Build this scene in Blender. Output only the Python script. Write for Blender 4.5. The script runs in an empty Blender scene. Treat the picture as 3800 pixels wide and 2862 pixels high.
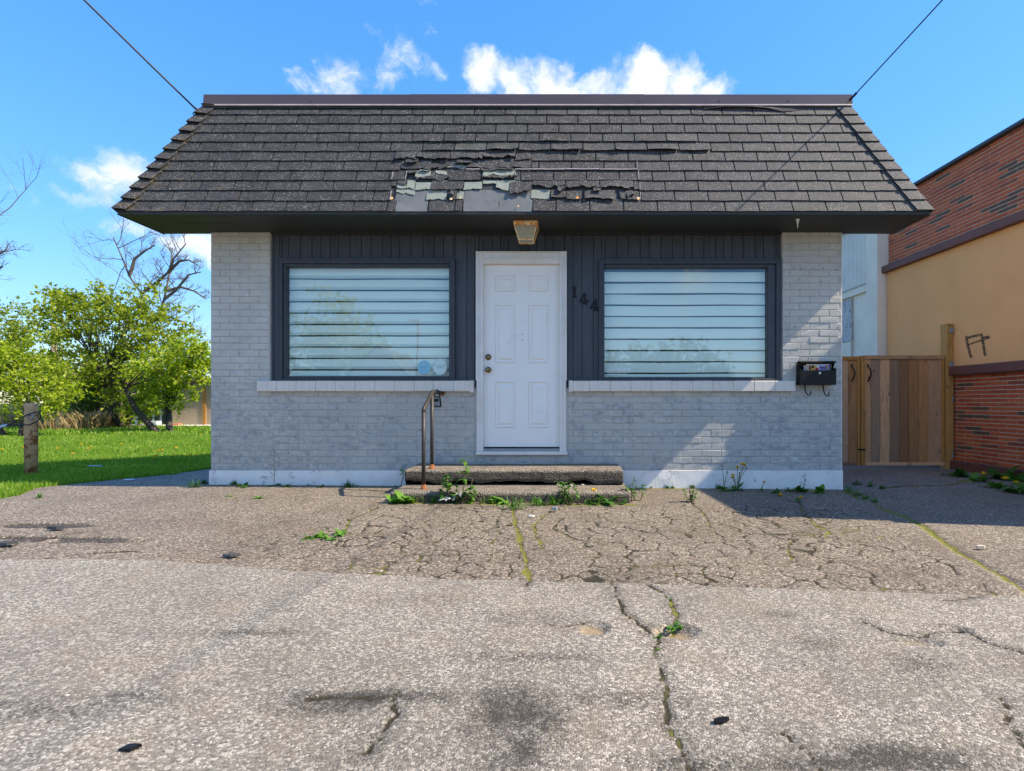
import bpy, math, random
import numpy as np
from mathutils import Vector
R = math.radians
sc = bpy.context.scene
col = sc.collection
random.seed(7)
rng = np.random.default_rng(7)

# ------------------------------------------------------------------ camera, sky, sun, exposure
CAM_D, CAM_H, FPX = 5.85, 0.92, 1989.0          # metres to the facade, eye height, focal length in photo pixels
PX0, PY0 = 2080.0, 1495.0                       # principal point in the photo
cam = bpy.data.cameras.new('camera')
camo = bpy.data.objects.new('camera', cam)
col.objects.link(camo)
camo.location = (0, -CAM_D, CAM_H)
camo.rotation_euler = (R(90), 0, 0)
cam.sensor_width = 36.0
cam.lens = FPX / 3800 * 36
cam.shift_x = (1900 - PX0) / 3800
cam.shift_y = -(1431 - PY0) / 3800
cam.clip_start, cam.clip_end = 0.05, 3000
sc.camera = camo

SUN_TO = Vector((1.0, -0.15, 1.02)).normalized()  # direction towards the sun
sun = bpy.data.lights.new('sun', 'SUN')
sun.energy = 2.8
sun.angle = R(0.5)
sun.color = (1.0, 0.88, 0.70)
suno = bpy.data.objects.new('sun', sun)
col.objects.link(suno)
suno.rotation_euler = SUN_TO.to_track_quat('Z', 'Y').to_euler()
suno.location = (20, -4, 20)

sc.view_settings.view_transform = 'Standard'
sc.view_settings.look = 'None'
sc.view_settings.gamma = 1.0
sc.view_settings.use_curve_mapping = False
sc.view_settings.exposure = 1.66
sc.render.engine = 'CYCLES'
sc.cycles.use_denoising = True
sc.cycles.max_bounces = 8
sc.cycles.transparent_max_bounces = 16


# ------------------------------------------------------------------ node helpers
def nd(nt, typ, props=None, ins=None):
    n = nt.nodes.new(typ)
    for k, v in (props or {}).items():
        setattr(n, k, v)
    for k, v in (ins or {}).items():
        s = n.inputs[k]
        if isinstance(v, bpy.types.NodeSocket):
            nt.links.new(v, s)
        else:
            if hasattr(s.default_value, '__len__') and not isinstance(v, (int, float)):
                v = tuple(v)
                if len(v) == 3 and len(s.default_value) == 4:
                    v = v + (1.0,)
            s.default_value = v
    return n


def noise(nt, vec, scale, detail=4, rough=0.55, dist=0.0, out='Fac'):
    return nd(nt, 'ShaderNodeTexNoise', {}, {'Vector': vec, 'Scale': scale, 'Detail': detail, 'Roughness': rough, 'Distortion': dist}).outputs[out]


def math_(nt, op, a, b=0.0, c=None, clamp=False):
    n = nt.nodes.new('ShaderNodeMath')
    n.operation = op
    n.use_clamp = clamp
    for i, v in enumerate((a, b) if c is None else (a, b, c)):
        if isinstance(v, bpy.types.NodeSocket):
            nt.links.new(v, n.inputs[i])
        else:
            n.inputs[i].default_value = v
    return n.outputs[0]


def mapr(nt, v, a, b, c=0.0, d=1.0, smooth=False):
    n = nd(nt, 'ShaderNodeMapRange', {'interpolation_type': 'SMOOTHSTEP' if smooth else 'LINEAR'}, {'Value': v, 'From Min': a, 'From Max': b, 'To Min': c, 'To Max': d})
    return n.outputs[0]


def mixc(nt, fac, a, b, blend='MIX'):
    n = nt.nodes.new('ShaderNodeMix')
    n.data_type = 'RGBA'
    n.blend_type = blend
    for idx, v in ((0, fac), (6, a), (7, b)):
        if isinstance(v, bpy.types.NodeSocket):
            nt.links.new(v, n.inputs[idx])
        elif idx == 0:
            n.inputs[0].default_value = v
        else:
            n.inputs[idx].default_value = tuple(v)[:3] + (1.0,)
    return n.outputs[2]


def ramp(nt, fac, stops, mode='LINEAR'):
    n = nt.nodes.new('ShaderNodeValToRGB')
    n.color_ramp.interpolation = mode
    els = n.color_ramp.elements
    while len(els) < len(stops):
        els.new(0.5)
    for e, (p, c) in zip(els, stops):
        e.position = p
        e.color = tuple(c)[:3] + (1.0,)
    nt.links.new(fac, n.inputs[0])
    return n.outputs[0]


def bump(nt, h, strength=0.5, dist=0.01, normal=None):
    ins = {'Height': h, 'Strength': strength, 'Distance': dist}
    if normal is not None:
        ins['Normal'] = normal
    return nd(nt, 'ShaderNodeBump', {}, ins).outputs[0]


def scalev(nt, v, s):
    return nd(nt, 'ShaderNodeMapping', {}, {'Vector': v, 'Scale': s}).outputs[0]


def pos(nt):
    return nd(nt, 'ShaderNodeNewGeometry').outputs['Position']


def objc(nt):
    return nd(nt, 'ShaderNodeTexCoord').outputs['Object']


def rnd(nt):
    return nd(nt, 'ShaderNodeObjectInfo').outputs['Random']


def attr(nt, name, out='Fac'):
    return nd(nt, 'ShaderNodeAttribute', {'attribute_name': name}).outputs[out]


def newmat(name):
    m = bpy.data.materials.new(name)
    m.use_nodes = True
    return m, m.node_tree, m.node_tree.nodes['Principled BSDF']


def setb(nt, b, **kw):
    names = {'col': 'Base Color', 'rough': 'Roughness', 'metal': 'Metallic', 'spec': 'Specular IOR Level', 'normal': 'Normal'}
    for k, v in kw.items():
        s = b.inputs[names[k]]
        if isinstance(v, bpy.types.NodeSocket):
            nt.links.new(v, s)
        else:
            s.default_value = (tuple(v) + (1.0,)) if k == 'col' else v


def plain(name, c, c2=None, scale=8.0, rough=0.6, bmp=0.2, bscale=60, metal=0.0, spec=0.4, rand=0.0, stretch=None, dirt=None):
    """colour varied by noise in place, with fine relief; rand adds a per-piece shift"""
    m, nt, b = newmat(name)
    p = pos(nt)
    if stretch:
        p = scalev(nt, p, stretch)
    c2 = c2 or tuple(x * 0.75 for x in c)
    f = mapr(nt, noise(nt, p, scale, 6, 0.6), 0.3, 0.7)
    cc = mixc(nt, f, c, c2)
    if rand:
        k = mapr(nt, rnd(nt), 0, 1, 1 - rand, 1 + rand)
        cc = mixc(nt, 1.0, cc, nd(nt, 'ShaderNodeCombineColor', {}, {0: k, 1: k, 2: k}).outputs[0], 'MULTIPLY')
    if dirt:
        dn = mapr(nt, noise(nt, pos(nt), dirt[1], 8, 0.7), dirt[2], dirt[2] + 0.08)
        cc = mixc(nt, dn, cc, dirt[0])
    setb(nt, b, col=cc, rough=rough, metal=metal, spec=spec)
    if bmp:
        setb(nt, b, normal=bump(nt, noise(nt, p, bscale, 6, 0.65), bmp, 0.004))
    return m


# ------------------------------------------------------------------ world: sky with fair-weather cumulus
world = bpy.data.worlds.new('World')
sc.world = world
world.use_nodes = True
wt = world.node_tree
bg = wt.nodes['Background']
sky = wt.nodes.new('ShaderNodeTexSky')
sky.sky_type = 'NISHITA'
sky.sun_disc = False
sky.sun_elevation = math.asin(SUN_TO.z)
sky.sun_rotation = math.atan2(SUN_TO.x, SUN_TO.y)
sky.altitude = 200
sky.air_density = 1.0
sky.dust_density = 0.25
sky.ozone_density = 3.0
lum_ = nd(wt, 'ShaderNodeRGBToBW', {}, {0: sky.outputs[0]}).outputs[0]
tone = math_(wt, 'DIVIDE', 1.0, math_(wt, 'ADD', 0.70, math_(wt, 'MULTIPLY', lum_, 0.27)))
skyn = nd(wt, 'ShaderNodeVectorMath', {'operation': 'SCALE'}, {0: sky.outputs[0], 'Scale': tone}).outputs[0]
skyc = nd(wt, 'ShaderNodeHueSaturation', {}, {'Saturation': 1.28, 'Hue': 0.503, 'Value': 0.89, 'Color': skyn}).outputs[0]
dirv = nd(wt, 'ShaderNodeTexCoord').outputs['Generated']


def ddir(dx, dy):
    return Vector(((dx * 1.718 - PX0) / FPX, 1.0, (PY0 - dy * 1.718) / FPX)).normalized()


def vadd(a, b_, k):
    return nd(wt, 'ShaderNodeVectorMath', {'operation': 'ADD'}, {0: a, 1: nd(wt, 'ShaderNodeVectorMath', {'operation': 'SCALE'}, {
        0: nd(wt, 'ShaderNodeVectorMath', {'operation': 'SUBTRACT'}, {0: b_, 1: (0.5, 0.5, 0.5)}).outputs[0], 'Scale': k}).outputs[0]}).outputs[0]


wv = vadd(dirv, noise(wt, dirv, 7.0, 4, 0.55, out='Color'), 0.07)
wv = vadd(wv, noise(wt, wv, 24.0, 5, 0.6, out='Color'), 0.035)
cn = noise(wt, scalev(wt, wv, (1, 1, 1.1)), 9.0, 12, 0.62)
blobs = None
for dx, dy, rx, rz, amp in ((650, 180, 60, 35, .72), (740, 160, 80, 60, .72), (805, 100, 60, 60, .78), (850, 130, 90, 90, .86), (820, 180, 120, 45, .82), (925, 90, 35, 45, .78), (940, 160, 60, 40, .52),
                            (1040, 165, 60, 60, .85), (1110, 185, 80, 50, .9), (1190, 180, 80, 60, 1.05), (1290, 195, 80, 50, .9), (1390, 185, 80, 50, 1.05), (1480, 175, 60, 55, 1.1), (1530, 195, 45, 45, 1.1), (1280, 225, 300, 40, 1.2),
                            (200, 380, 90, 35, .72), (280, 375, 80, 35, .85), (170, 430, 60, 35, .6), (60, 430, 90, 45, .5), (300, 510, 70, 32, .74), (370, 535, 90, 30, .78), (430, 560, 80, 30, .7), (720, 5, 60, 20, .4), (905, 5, 50, 20, .4)):
    d = ddir(dx, dy)
    df_ = nd(wt, 'ShaderNodeVectorMath', {'operation': 'SUBTRACT'}, {0: wv, 1: d}).outputs[0]
    kx, kz = FPX / 1.718 / rx, FPX / 1.718 / rz
    df_ = nd(wt, 'ShaderNodeVectorMath', {'operation': 'MULTIPLY'}, {0: df_, 1: (kx, kx, kz)}).outputs[0]
    ln = nd(wt, 'ShaderNodeVectorMath', {'operation': 'LENGTH'}, {0: df_}).outputs['Value']
    g = mapr(wt, ln, 1.45, 0.0, 0.0, amp, True)
    blobs = g if blobs is None else math_(wt, 'MAXIMUM', blobs, g)
# the rest of the sky carries the same scattered clouds
far = mapr(wt, noise(wt, dirv, 2.2, 2, 0.5), 0.52, 0.68, 0.0, 1.1, True)
dz = nd(wt, 'ShaderNodeSeparateXYZ', {}, {0: dirv}).outputs
behind = mapr(wt, dz[1], 0.15, -0.15, 0.0, 1.0, True)
far = math_(wt, 'MULTIPLY', far, behind)
blobs = math_(wt, 'MAXIMUM', blobs, far)
cm = mapr(wt, math_(wt, 'ADD', math_(wt, 'MULTIPLY', cn, 2.1), math_(wt, 'MULTIPLY', blobs, 0.72)), 1.30, 1.85, 0.0, 1.0, True)
cm = math_(wt, 'MULTIPLY', cm, mapr(wt, blobs, 0.03, 0.3))
cshade = mapr(wt, noise(wt, wv, 16.0, 5, 0.6), 0.3, 0.7, 0.80, 1.0)
CLOUD = 2.7
cloudc = nd(wt, 'ShaderNodeCombineColor', {}, {0: math_(wt, 'MULTIPLY', cshade, CLOUD), 1: math_(wt, 'MULTIPLY', cshade, CLOUD * 1.01), 2: math_(wt, 'MULTIPLY', cshade, CLOUD * 1.04)}).outputs[0]
wcol = mixc(wt, math_(wt, 'MULTIPLY', cm, 0.96), skyc, cloudc)
wt.links.new(wcol, bg.inputs[0])
bg.inputs[1].default_value = 0.15


# ------------------------------------------------------------------ numpy noise
def vnoise(x, y, seed=0):
    x = np.asarray(x, float)
    y = np.asarray(y, float)
    xi = np.floor(x).astype(np.int64)
    yi = np.floor(y).astype(np.int64)
    fx = x - xi
    fy = y - yi
    fx = fx * fx * (3 - 2 * fx)
    fy = fy * fy * (3 - 2 * fy)

    def h(a, b):
        n = (a * 374761393 + b * 668265263 + seed * 974634721) & 0x7fffffff
        n = ((n ^ (n >> 13)) * 1274126177) & 0x7fffffff
        return ((n ^ (n >> 16)) & 0xffff) / 65535.0
    return (h(xi, yi) * (1 - fx) + h(xi + 1, yi) * fx) * (1 - fy) + (h(xi, yi + 1) * (1 - fx) + h(xi + 1, yi + 1) * fx) * fy


def fbm(x, y, seed=0, o=4):
    s, a, t = 0.0, 1.0, 0.0
    for i in range(o):
        s = s + a * vnoise(x * 2 ** i, y * 2 ** i, seed + i)
        t += a
        a *= 0.5
    return s / t


# ------------------------------------------------------------------ object helpers
def woff(o):
    v = Vector((0, 0, 0))
    while o is not None:
        v = v + o.location
        o = o.parent
    return v


def tag(o, label=None, cat=None, group=None, kind=None):
    if label:
        o['label'] = label
    if cat:
        o['category'] = cat
    if group:
        o['group'] = group
    if kind:
        o['kind'] = kind
    return o


def thing(name, label, cat, loc=(0, 0, 0), group=None):
    o = bpy.data.objects.new(name, None)
    o.empty_display_size = 0.1
    o.location = loc
    col.objects.link(o)
    return tag(o, label, cat, group)


def mkmesh(name, v, f, mat=None, smooth=False):
    me = bpy.data.meshes.new(name)
    me.from_pydata([tuple(p) for p in v], [], f)
    if mat:
        me.materials.append(mat)
    if smooth:
        me.polygons.foreach_set('use_smooth', [True] * len(me.polygons))
    me.update()
    return me


def link(name, me, parent=None, loc=None):
    o = bpy.data.objects.new(name, me)
    col.objects.link(o)
    if parent is not None:
        o.parent = parent
    if loc is not None:
        o.location = loc
    return o


class MB:
    def __init__(s):
        s.v, s.f = [], []

    def add(s, v, f):
        n = len(s.v)
        s.v += [tuple(p) for p in v]
        s.f += [tuple(i + n for i in q) for q in f]
        return s

    def box(s, x0, x1, y0, y1, z0, z1):
        if x0 > x1: x0, x1 = x1, x0
        if y0 > y1: y0, y1 = y1, y0
        if z0 > z1: z0, z1 = z1, z0
        return s.add([(x0, y0, z0), (x1, y0, z0), (x1, y1, z0), (x0, y1, z0), (x0, y0, z1), (x1, y0, z1), (x1, y1, z1), (x0, y1, z1)],
                     [(0, 3, 2, 1), (4, 5, 6, 7), (0, 1, 5, 4), (1, 2, 6, 5), (2, 3, 7, 6), (3, 0, 4, 7)])

    def cbox(s, x0, x1, y0, y1, z0, z1, c=0.005):
        """box with chamfered edges"""
        if x0 > x1: x0, x1 = x1, x0
        if y0 > y1: y0, y1 = y1, y0
        if z0 > z1: z0, z1 = z1, z0
        c = min(c, (x1 - x0) * .4, (y1 - y0) * .4, (z1 - z0) * .4)
        v, idx = [], {}
        X, Y, Z = (x0, x1), (y0, y1), (z0, z1)
        for i in (0, 1):
            for j in (0, 1):
                for k in (0, 1):
                    sx, sy, sz = (c if i == 0 else -c), (c if j == 0 else -c), (c if k == 0 else -c)
                    for a in range(3):
                        p = [X[i] + sx, Y[j] + sy, Z[k] + sz]
                        p[a] = (X[i], Y[j], Z[k])[a]
                        idx[i, j, k, a] = len(v)
                        v.append(tuple(p))
        f = []

        def q(l):
            f.append(tuple(idx[t] for t in l))
        q([(0, 0, 0, 0), (0, 0, 1, 0), (0, 1, 1, 0), (0, 1, 0, 0)]); q([(1, 0, 0, 0), (1, 1, 0, 0), (1, 1, 1, 0), (1, 0, 1, 0)])
        q([(0, 0, 0, 1), (1, 0, 0, 1), (1, 0, 1, 1), (0, 0, 1, 1)]); q([(0, 1, 0, 1), (0, 1, 1, 1), (1, 1, 1, 1), (1, 1, 0, 1)])
        q([(0, 0, 0, 2), (0, 1, 0, 2), (1, 1, 0, 2), (1, 0, 0, 2)]); q([(0, 0, 1, 2), (1, 0, 1, 2), (1, 1, 1, 2), (0, 1, 1, 2)])
        for i in (0, 1):
            for j in (0, 1):
                q([(i, j, 0, 0), (i, j, 1, 0), (i, j, 1, 1), (i, j, 0, 1)])
        for i in (0, 1):
            for k in (0, 1):
                q([(i, 0, k, 0), (i, 1, k, 0), (i, 1, k, 2), (i, 0, k, 2)])
        for j in (0, 1):
            for k in (0, 1):
                q([(0, j, k, 1), (1, j, k, 1), (1, j, k, 2), (0, j, k, 2)])
        for i in (0, 1):
            for j in (0, 1):
                for k in (0, 1):
                    q([(i, j, k, 0), (i, j, k, 1), (i, j, k, 2)])
        return s.add(v, f)

    def prism(s, poly, a, b, axis='y'):
        """extrude a 2-D outline; axis y: poly is (x,z); axis x: (y,z); axis z: (x,y)"""
        def P(p, t):
            return (p[0], t, p[1]) if axis == 'y' else ((t, p[0], p[1]) if axis == 'x' else (p[0], p[1], t))
        n = len(poly)
        v = [P(p, a) for p in poly] + [P(p, b) for p in poly]
        f = [tuple(range(n)), tuple(range(2 * n - 1, n - 1, -1))] + [(i, i + n, (i + 1) % n + n, (i + 1) % n) for i in range(n)]
        return s.add(v, f)

    def tube(s, pts, rad, n=8, cap=True):
        pts = [Vector(p) for p in pts]
        if not hasattr(rad, '__len__'):
            rad = [rad] * len(pts)
        v, f = [], []
        up = Vector((0, 0, 1))
        prev = None
        for i, p in enumerate(pts):
            t = (pts[min(i + 1, len(pts) - 1)] - pts[max(i - 1, 0)])
            if t.length < 1e-9:
                t = Vector((0, 0, 1))
            t.normalize()
            if prev is None:
                a = t.cross(up) if abs(t.z) < .95 else t.cross(Vector((1, 0, 0)))
            else:
                a = prev - t * prev.dot(t)
            if a.length < 1e-6:
                a = t.orthogonal()
            a.normalize()
            prev = a
            bb = t.cross(a)
            for k in range(n):
                th = 2 * math.pi * k / n
                v.append(p + (a * math.cos(th) + bb * math.sin(th)) * rad[i])
        for i in range(len(pts) - 1):
            for k in range(n):
                k2 = (k + 1) % n
                f.append((i * n + k, i * n + k2, (i + 1) * n + k2, (i + 1) * n + k))
        if cap:
            f.append(tuple(range(n - 1, -1, -1)))
            f.append(tuple(range((len(pts) - 1) * n, len(pts) * n)))
        return s.add(v, f)

    def lathe(s, prof, c, n=20, axis='z'):
        """prof: (radius, height) pairs"""
        v, f = [], []
        for r_, h_ in prof:
            for k in range(n):
                th = 2 * math.pi * k / n
                a, b_ = r_ * math.cos(th), r_ * math.sin(th)
                v.append((c[0] + a, c[1] + b_, c[2] + h_) if axis == 'z' else (c[0] + a, c[1] + h_, c[2] + b_))
        for i in range(len(prof) - 1):
            for k in range(n):
                k2 = (k + 1) % n
                f.append((i * n + k, i * n + k2, (i + 1) * n + k2, (i + 1) * n + k))
        f.append(tuple(range(n)))
        f.append(tuple(range((len(prof) - 1) * n, len(prof) * n)))
        return s.add(v, f)

    def build(s, name, mat, parent=None, smooth=False, local=False):
        vs = np.array(s.v, float)
        if parent is None:
            lo, hi = vs.min(0), vs.max(0)
            org = Vector(((lo[0] + hi[0]) / 2, (lo[1] + hi[1]) / 2, lo[2]))
        else:
            org = Vector((0, 0, 0)) if local else woff(parent)
        me = mkmesh(name, vs - np.array(org), s.f, mat, smooth)
        return link(name, me, parent, org if parent is None else None)


def npmesh(name, V, F, mat, smooth=False, attrs=None):
    """V (n,3) array, F (m,3|4) array"""
    me = bpy.data.meshes.new(name)
    V = np.ascontiguousarray(V, dtype=np.float32)
    F = np.ascontiguousarray(F, dtype=np.int32)
    k = F.shape[1]
    me.vertices.add(len(V))
    me.vertices.foreach_set('co', V.ravel())
    me.loops.add(F.size)
    me.loops.foreach_set('vertex_index', F.ravel())
    me.polygons.add(len(F))
    me.polygons.foreach_set('loop_start', np.arange(0, F.size, k, dtype=np.int32))
    me.polygons.foreach_set('loop_total', np.full(len(F), k, dtype=np.int32))
    if smooth:
        me.polygons.foreach_set('use_smooth', np.ones(len(F), dtype=bool))
    for an, av in (attrs or {}).items():
        a = me.attributes.new(an, 'FLOAT', 'POINT')
        a.data.foreach_set('value', np.ascontiguousarray(av, dtype=np.float32))
    me.update(calc_edges=True)
    me.validate()
    if mat:
        me.materials.append(mat)
    return me


def text_mesh(name, body, size, mat, parent, loc, align='LEFT', extrude=0.0006, sx=1.0):
    cu = bpy.data.curves.new(name, 'FONT')
    cu.body = body
    cu.size = size
    cu.extrude = extrude
    cu.align_x = align
    cu.resolution_u = 3
    tmp = bpy.data.objects.new(name + '_tmp', cu)
    col.objects.link(tmp)
    dg = bpy.context.evaluated_depsgraph_get()
    me = bpy.data.meshes.new_from_object(tmp.evaluated_get(dg))
    bpy.data.objects.remove(tmp)
    bpy.data.curves.remove(cu)
    n = len(me.vertices)
    co = np.empty(n * 3, np.float32)
    me.vertices.foreach_get('co', co)
    co = co.reshape(-1, 3)
    off = woff(parent)
    out = np.stack([co[:, 0] * sx + loc[0] - off.x, -co[:, 2] + loc[1] - off.y, co[:, 1] + loc[2] - off.z], 1)
    me.vertices.foreach_set('co', out.ravel())
    me.materials.clear()
    me.materials.append(mat)
    me.name = name
    me.update()
    return link(name, me, parent)


# photo measurements to metres: on a plane y, and on the ground
def at(px, py, y=0.0):
    Z = y + CAM_D
    return Vector(((px - PX0) * Z / FPX, y, CAM_H + (PY0 - py) * Z / FPX))


def gz(x, y):
    x = np.asarray(x, float)
    y = np.asarray(y, float)
    return -0.008 * np.clip(x, -6, 6) - 0.008 * np.clip(y, 0, 3) * (x > 0)


def gr(px, py):
    z = 0.0
    for _ in range(6):
        Z = FPX * (CAM_H - z) / max(py - PY0, 20)
        x, y = (px - PX0) * Z / FPX, Z - CAM_D
        z = float(gz(x, y))
    return Vector((x, y, z))


def gD(dx, dy):
    return gr(dx * 1.718, dy * 1.718)


# ------------------------------------------------------------------ ground materials
def asphalt(name, dark, mid, light, cell, patch_dark, crackc=(0.034, 0.027, 0.013)):
    m, nt, b = newmat(name)
    p = pos(nt)
    vo = nd(nt, 'ShaderNodeTexVoronoi', {}, {'Vector': p, 'Scale': cell, 'Randomness': 1.0})
    g1 = nd(nt, 'ShaderNodeSeparateColor', {}, {0: vo.outputs['Color']}).outputs
    c = ramp(nt, g1[0], [(0.0, dark), (0.32, mid), (0.72, mid), (0.88, light), (1.0, tuple(min(1, x * 1.35) for x in light))])
    fine = noise(nt, p, cell * 2.4, 3, 0.7)
    c = mixc(nt, mapr(nt, fine, 0.5, 0.85), c, mid)
    c = mixc(nt, 0.28, c, mixc(nt, mapr(nt, noise(nt, p, cell * 0.6, 5, 0.75), 0.3, 0.7), dark, light))
    c = mixc(nt, mapr(nt, noise(nt, p, 62, 4, .75), .58, .72, 0, .5), c, dark)
    v2 = nd(nt, 'ShaderNodeTexVoronoi', {}, {'Vector': p, 'Scale': 92})
    c = mixc(nt, mapr(nt, nd(nt, 'ShaderNodeSeparateColor', {}, {0: v2.outputs['Color']}).outputs[1], .88, .92, 0, .6), c, light)
    big = mapr(nt, noise(nt, p, 1.3, 6, 0.62), 0.42, 0.72)
    c = mixc(nt, math_(nt, 'MULTIPLY', big, 0.45), c, patch_dark)
    warm = mapr(nt, noise(nt, p, 3.1, 4, 0.6), 0.5, 0.75, 0, 0.35)
    c = mixc(nt, warm, c, tuple((x * k) for x, k in zip(mid, (1.25, 1.08, 0.85))))
    gr_ = math_(nt, 'ADD', math_(nt, 'MULTIPLY', math_(nt, 'SUBTRACT', g1[2], 0.5), 0.55), mapr(nt, noise(nt, p, 26, 5, .75), .25, .75, -.3, .3))
    st_ = attr(nt, 'stain_shade')
    st_ = math_(nt, 'ADD', st_, math_(nt, 'MULTIPLY', gr_, mapr(nt, st_, 0.0, 0.25)))
    c = mixc(nt, mapr(nt, st_, 0.12, 0.85, 0, 0.88), c, tuple(x * 0.17 for x in mid))
    c = mixc(nt, attr(nt, 'sand'), c, (0.30, 0.22, 0.12))
    ck_ = attr(nt, 'crack')
    ck_ = math_(nt, 'ADD', ck_, math_(nt, 'MULTIPLY', gr_, mapr(nt, ck_, 0.0, 0.3, 0, .3)))
    c = mixc(nt, mapr(nt, ck_, 0.14, 0.55), c, crackc)
    mossn = mapr(nt, noise(nt, p, 45, 4, 0.7), 0.3, 0.7)
    mossc = mixc(nt, mossn, (0.10, 0.085, 0.018), (0.22, 0.22, 0.03))
    c = mixc(nt, mapr(nt, math_(nt, 'ADD', attr(nt, 'moss'), mapr(nt, noise(nt, p, 30, 4, 0.7), 0, 1, -0.35, 0.35)), 0.3, 0.6), c, mossc)
    setb(nt, b, col=c, rough=mapr(nt, g1[1], 0, 1, 0.55, 0.9), spec=0.35)
    h = math_(nt, 'ADD', math_(nt, 'MULTIPLY', vo.outputs['Distance'], -0.9), math_(nt, 'MULTIPLY', fine, 0.6))
    setb(nt, b, normal=bump(nt, h, 0.75, 0.006))
    return m


M = {}
M['asphalt_old'] = asphalt('old_brown_asphalt', (0.028, 0.022, 0.017), (0.130, 0.100, 0.071), (0.44, 0.37, 0.285), 105, (0.080, 0.060, 0.043))
M['asphalt_new'] = asphalt('pale_aggregate_asphalt', (0.038, 0.033, 0.027), (0.215, 0.185, 0.146), (0.54, 0.48, 0.395), 150, (0.10, 0.085, 0.067))
M['asphalt_drive'] = asphalt('grey_driveway_asphalt', (0.045, 0.039, 0.034), (0.165, 0.142, 0.12), (0.38, 0.34, 0.29), 80, (0.07, 0.058, 0.048))
M['soil'] = plain('lawn_soil', (0.035, 0.075, 0.012), (0.05, 0.06, 0.015), 3.0, 0.95, 0.6, 40)
M['earth'] = plain('far_ground_turf', (0.05, 0.09, 0.02), (0.07, 0.08, 0.03), 0.4, 0.95, 0.3, 5)

# ------------------------------------------------------------------ ground, lawn, pavements
gm = npmesh('ground', np.array([[-600, -600, -0.16], [600, -600, -0.16], [600, 600, -0.16], [-600, 600, -0.16]]), np.array([[0, 1, 2, 3]]), M['earth'])
tag(link('ground', gm), kind='structure')

LB_Y = np.array([-1.0, -.72, -.34, -.05, .26, .73, 1.25, 2.5, 3.6, 30])
LB_X = np.array([-5.15, -5.16, -5.42, -5.27, -5.13, -4.80, -4.67, -4.25, -3.7, -3.7])


def lawn_d(x, y):
    """signed distance-like value, positive on the lawn"""
    ex = np.interp(y, LB_Y, LB_X) + 0.10 * (fbm(x * 3, y * 3, 5) - .5) + 0.05 * (vnoise(x * 9, y * 9, 8) - .5)
    fy = -0.92 + 0.12 * (fbm(x * 2.2, y * 2.2, 6) - .5)
    return np.minimum(ex - x, y - fy)


def grid(x0, x1, y0, y1, step):
    nx, ny = int(round((x1 - x0) / step)) + 1, int(round((y1 - y0) / step)) + 1
    X, Y = np.meshgrid(np.linspace(x0, x1, nx), np.linspace(y0, y1, ny))
    i = np.arange(nx * ny).reshape(ny, nx)
    F = np.stack([i[:-1, :-1], i[:-1, 1:], i[1:, 1:], i[1:, :-1]], -1).reshape(-1, 4)
    return X, Y, F


def pdist(X, Y, pts):
    best = np.full(X.shape, 9.0)
    tt = np.zeros(X.shape)
    n = len(pts) - 1
    for k in range(n):
        ax, ay = pts[k][0], pts[k][1]
        bx, by = pts[k + 1][0], pts[k + 1][1]
        dx, dy = bx - ax, by - ay
        t = np.clip(((X - ax) * dx + (Y - ay) * dy) / (dx * dx + dy * dy + 1e-9), 0, 1)
        d = np.hypot(X - ax - t * dx, Y - ay - t * dy)
        mk = d < best
        best[mk] = d[mk]
        tt[mk] = (k + t[mk]) / n
    return best, tt


def cells(X, Y, size, seed, ay=1.0):
    """distance to the border of irregular cells, plus a value per border"""
    gx, gy = X / size, Y / (size * ay)
    ix, iy = np.floor(gx).astype(int), np.floor(gy).astype(int)
    f1 = np.full(X.shape, 9.0)
    f2 = np.full(X.shape, 9.0)
    for a in (-1, 0, 1):
        for b_ in (-1, 0, 1):
            cx, cy = ix + a, iy + b_
            px = cx + vnoise(cx + .0, cy + .0, seed)
            py = cy + vnoise(cx + .0, cy + .0, seed + 9)
            d = np.hypot((gx - px) * size, (gy - py) * size * ay)
            nf = np.minimum(f1, d)
            f2 = np.minimum(f2, np.maximum(f1, d))
            f1 = nf
    return (f2 - f1) * .5


SEAM_X = np.array([-9, -3.17, -2.27, -1.41, -.55, .665, 1.34, 2.22, 6.5])
SEAM_Y = np.array([-2.78, -2.81, -2.82, -2.99, -3.10, -3.16, -3.21, -3.28, -3.42])


def seam(x):
    return np.interp(x, SEAM_X, SEAM_Y) + 0.02 * (vnoise(x * 5, x * 0 + 3, 31) - .5)


def PD(l):
    return [gD(a, b_) for a, b_ in l]


MOSS_LINE = [Vector((3.08, -0.02, 0))] + PD([(1850, 1075), (1985, 1130), (2060, 1185), (2212, 1270)]) + [Vector((2.15, -3.45, 0))]
OLD_CRACKS = [  # photo-measured long cracks: points, half width, moss
    (PD([(1108, 1088), (1112, 1120), (1118, 1150), (1130, 1192), (1141, 1228), (1143, 1258)]), 0.0115, 1.0),
    (PD([(1255, 1085), (1190, 1100), (1152, 1135), (1160, 1160), (1172, 1185)]), 0.006, 0.9),
    (PD([(1215, 1118), (1195, 1140), (1240, 1165), (1300, 1172)]), 0.007, 0.6),
    (PD([(1725, 1085), (1735, 1110), (1765, 1135), (1792, 1152), (1780, 1162)]), 0.008, 0.9),
    (PD([(1715, 1165), (1705, 1190), (1712, 1215)]), 0.006, 0.7),
    (PD([(1490, 1085), (1520, 1110), (1535, 1140)]), 0.006, 0.7),
    (PD([(820, 1095), (760, 1120), (745, 1145), (700, 1170)]), 0.006, 0.8),
    (PD([(1070, 1120), (1078, 1150), (1062, 1175)]), 0.005, 0.6),
    (PD([(0, 1190), (60, 1165), (120, 1158), (170, 1150)]), 0.009, 0.0),
    (PD([(90, 1205), (200, 1195), (300, 1190)]), 0.010, 0.1),
]
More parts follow.
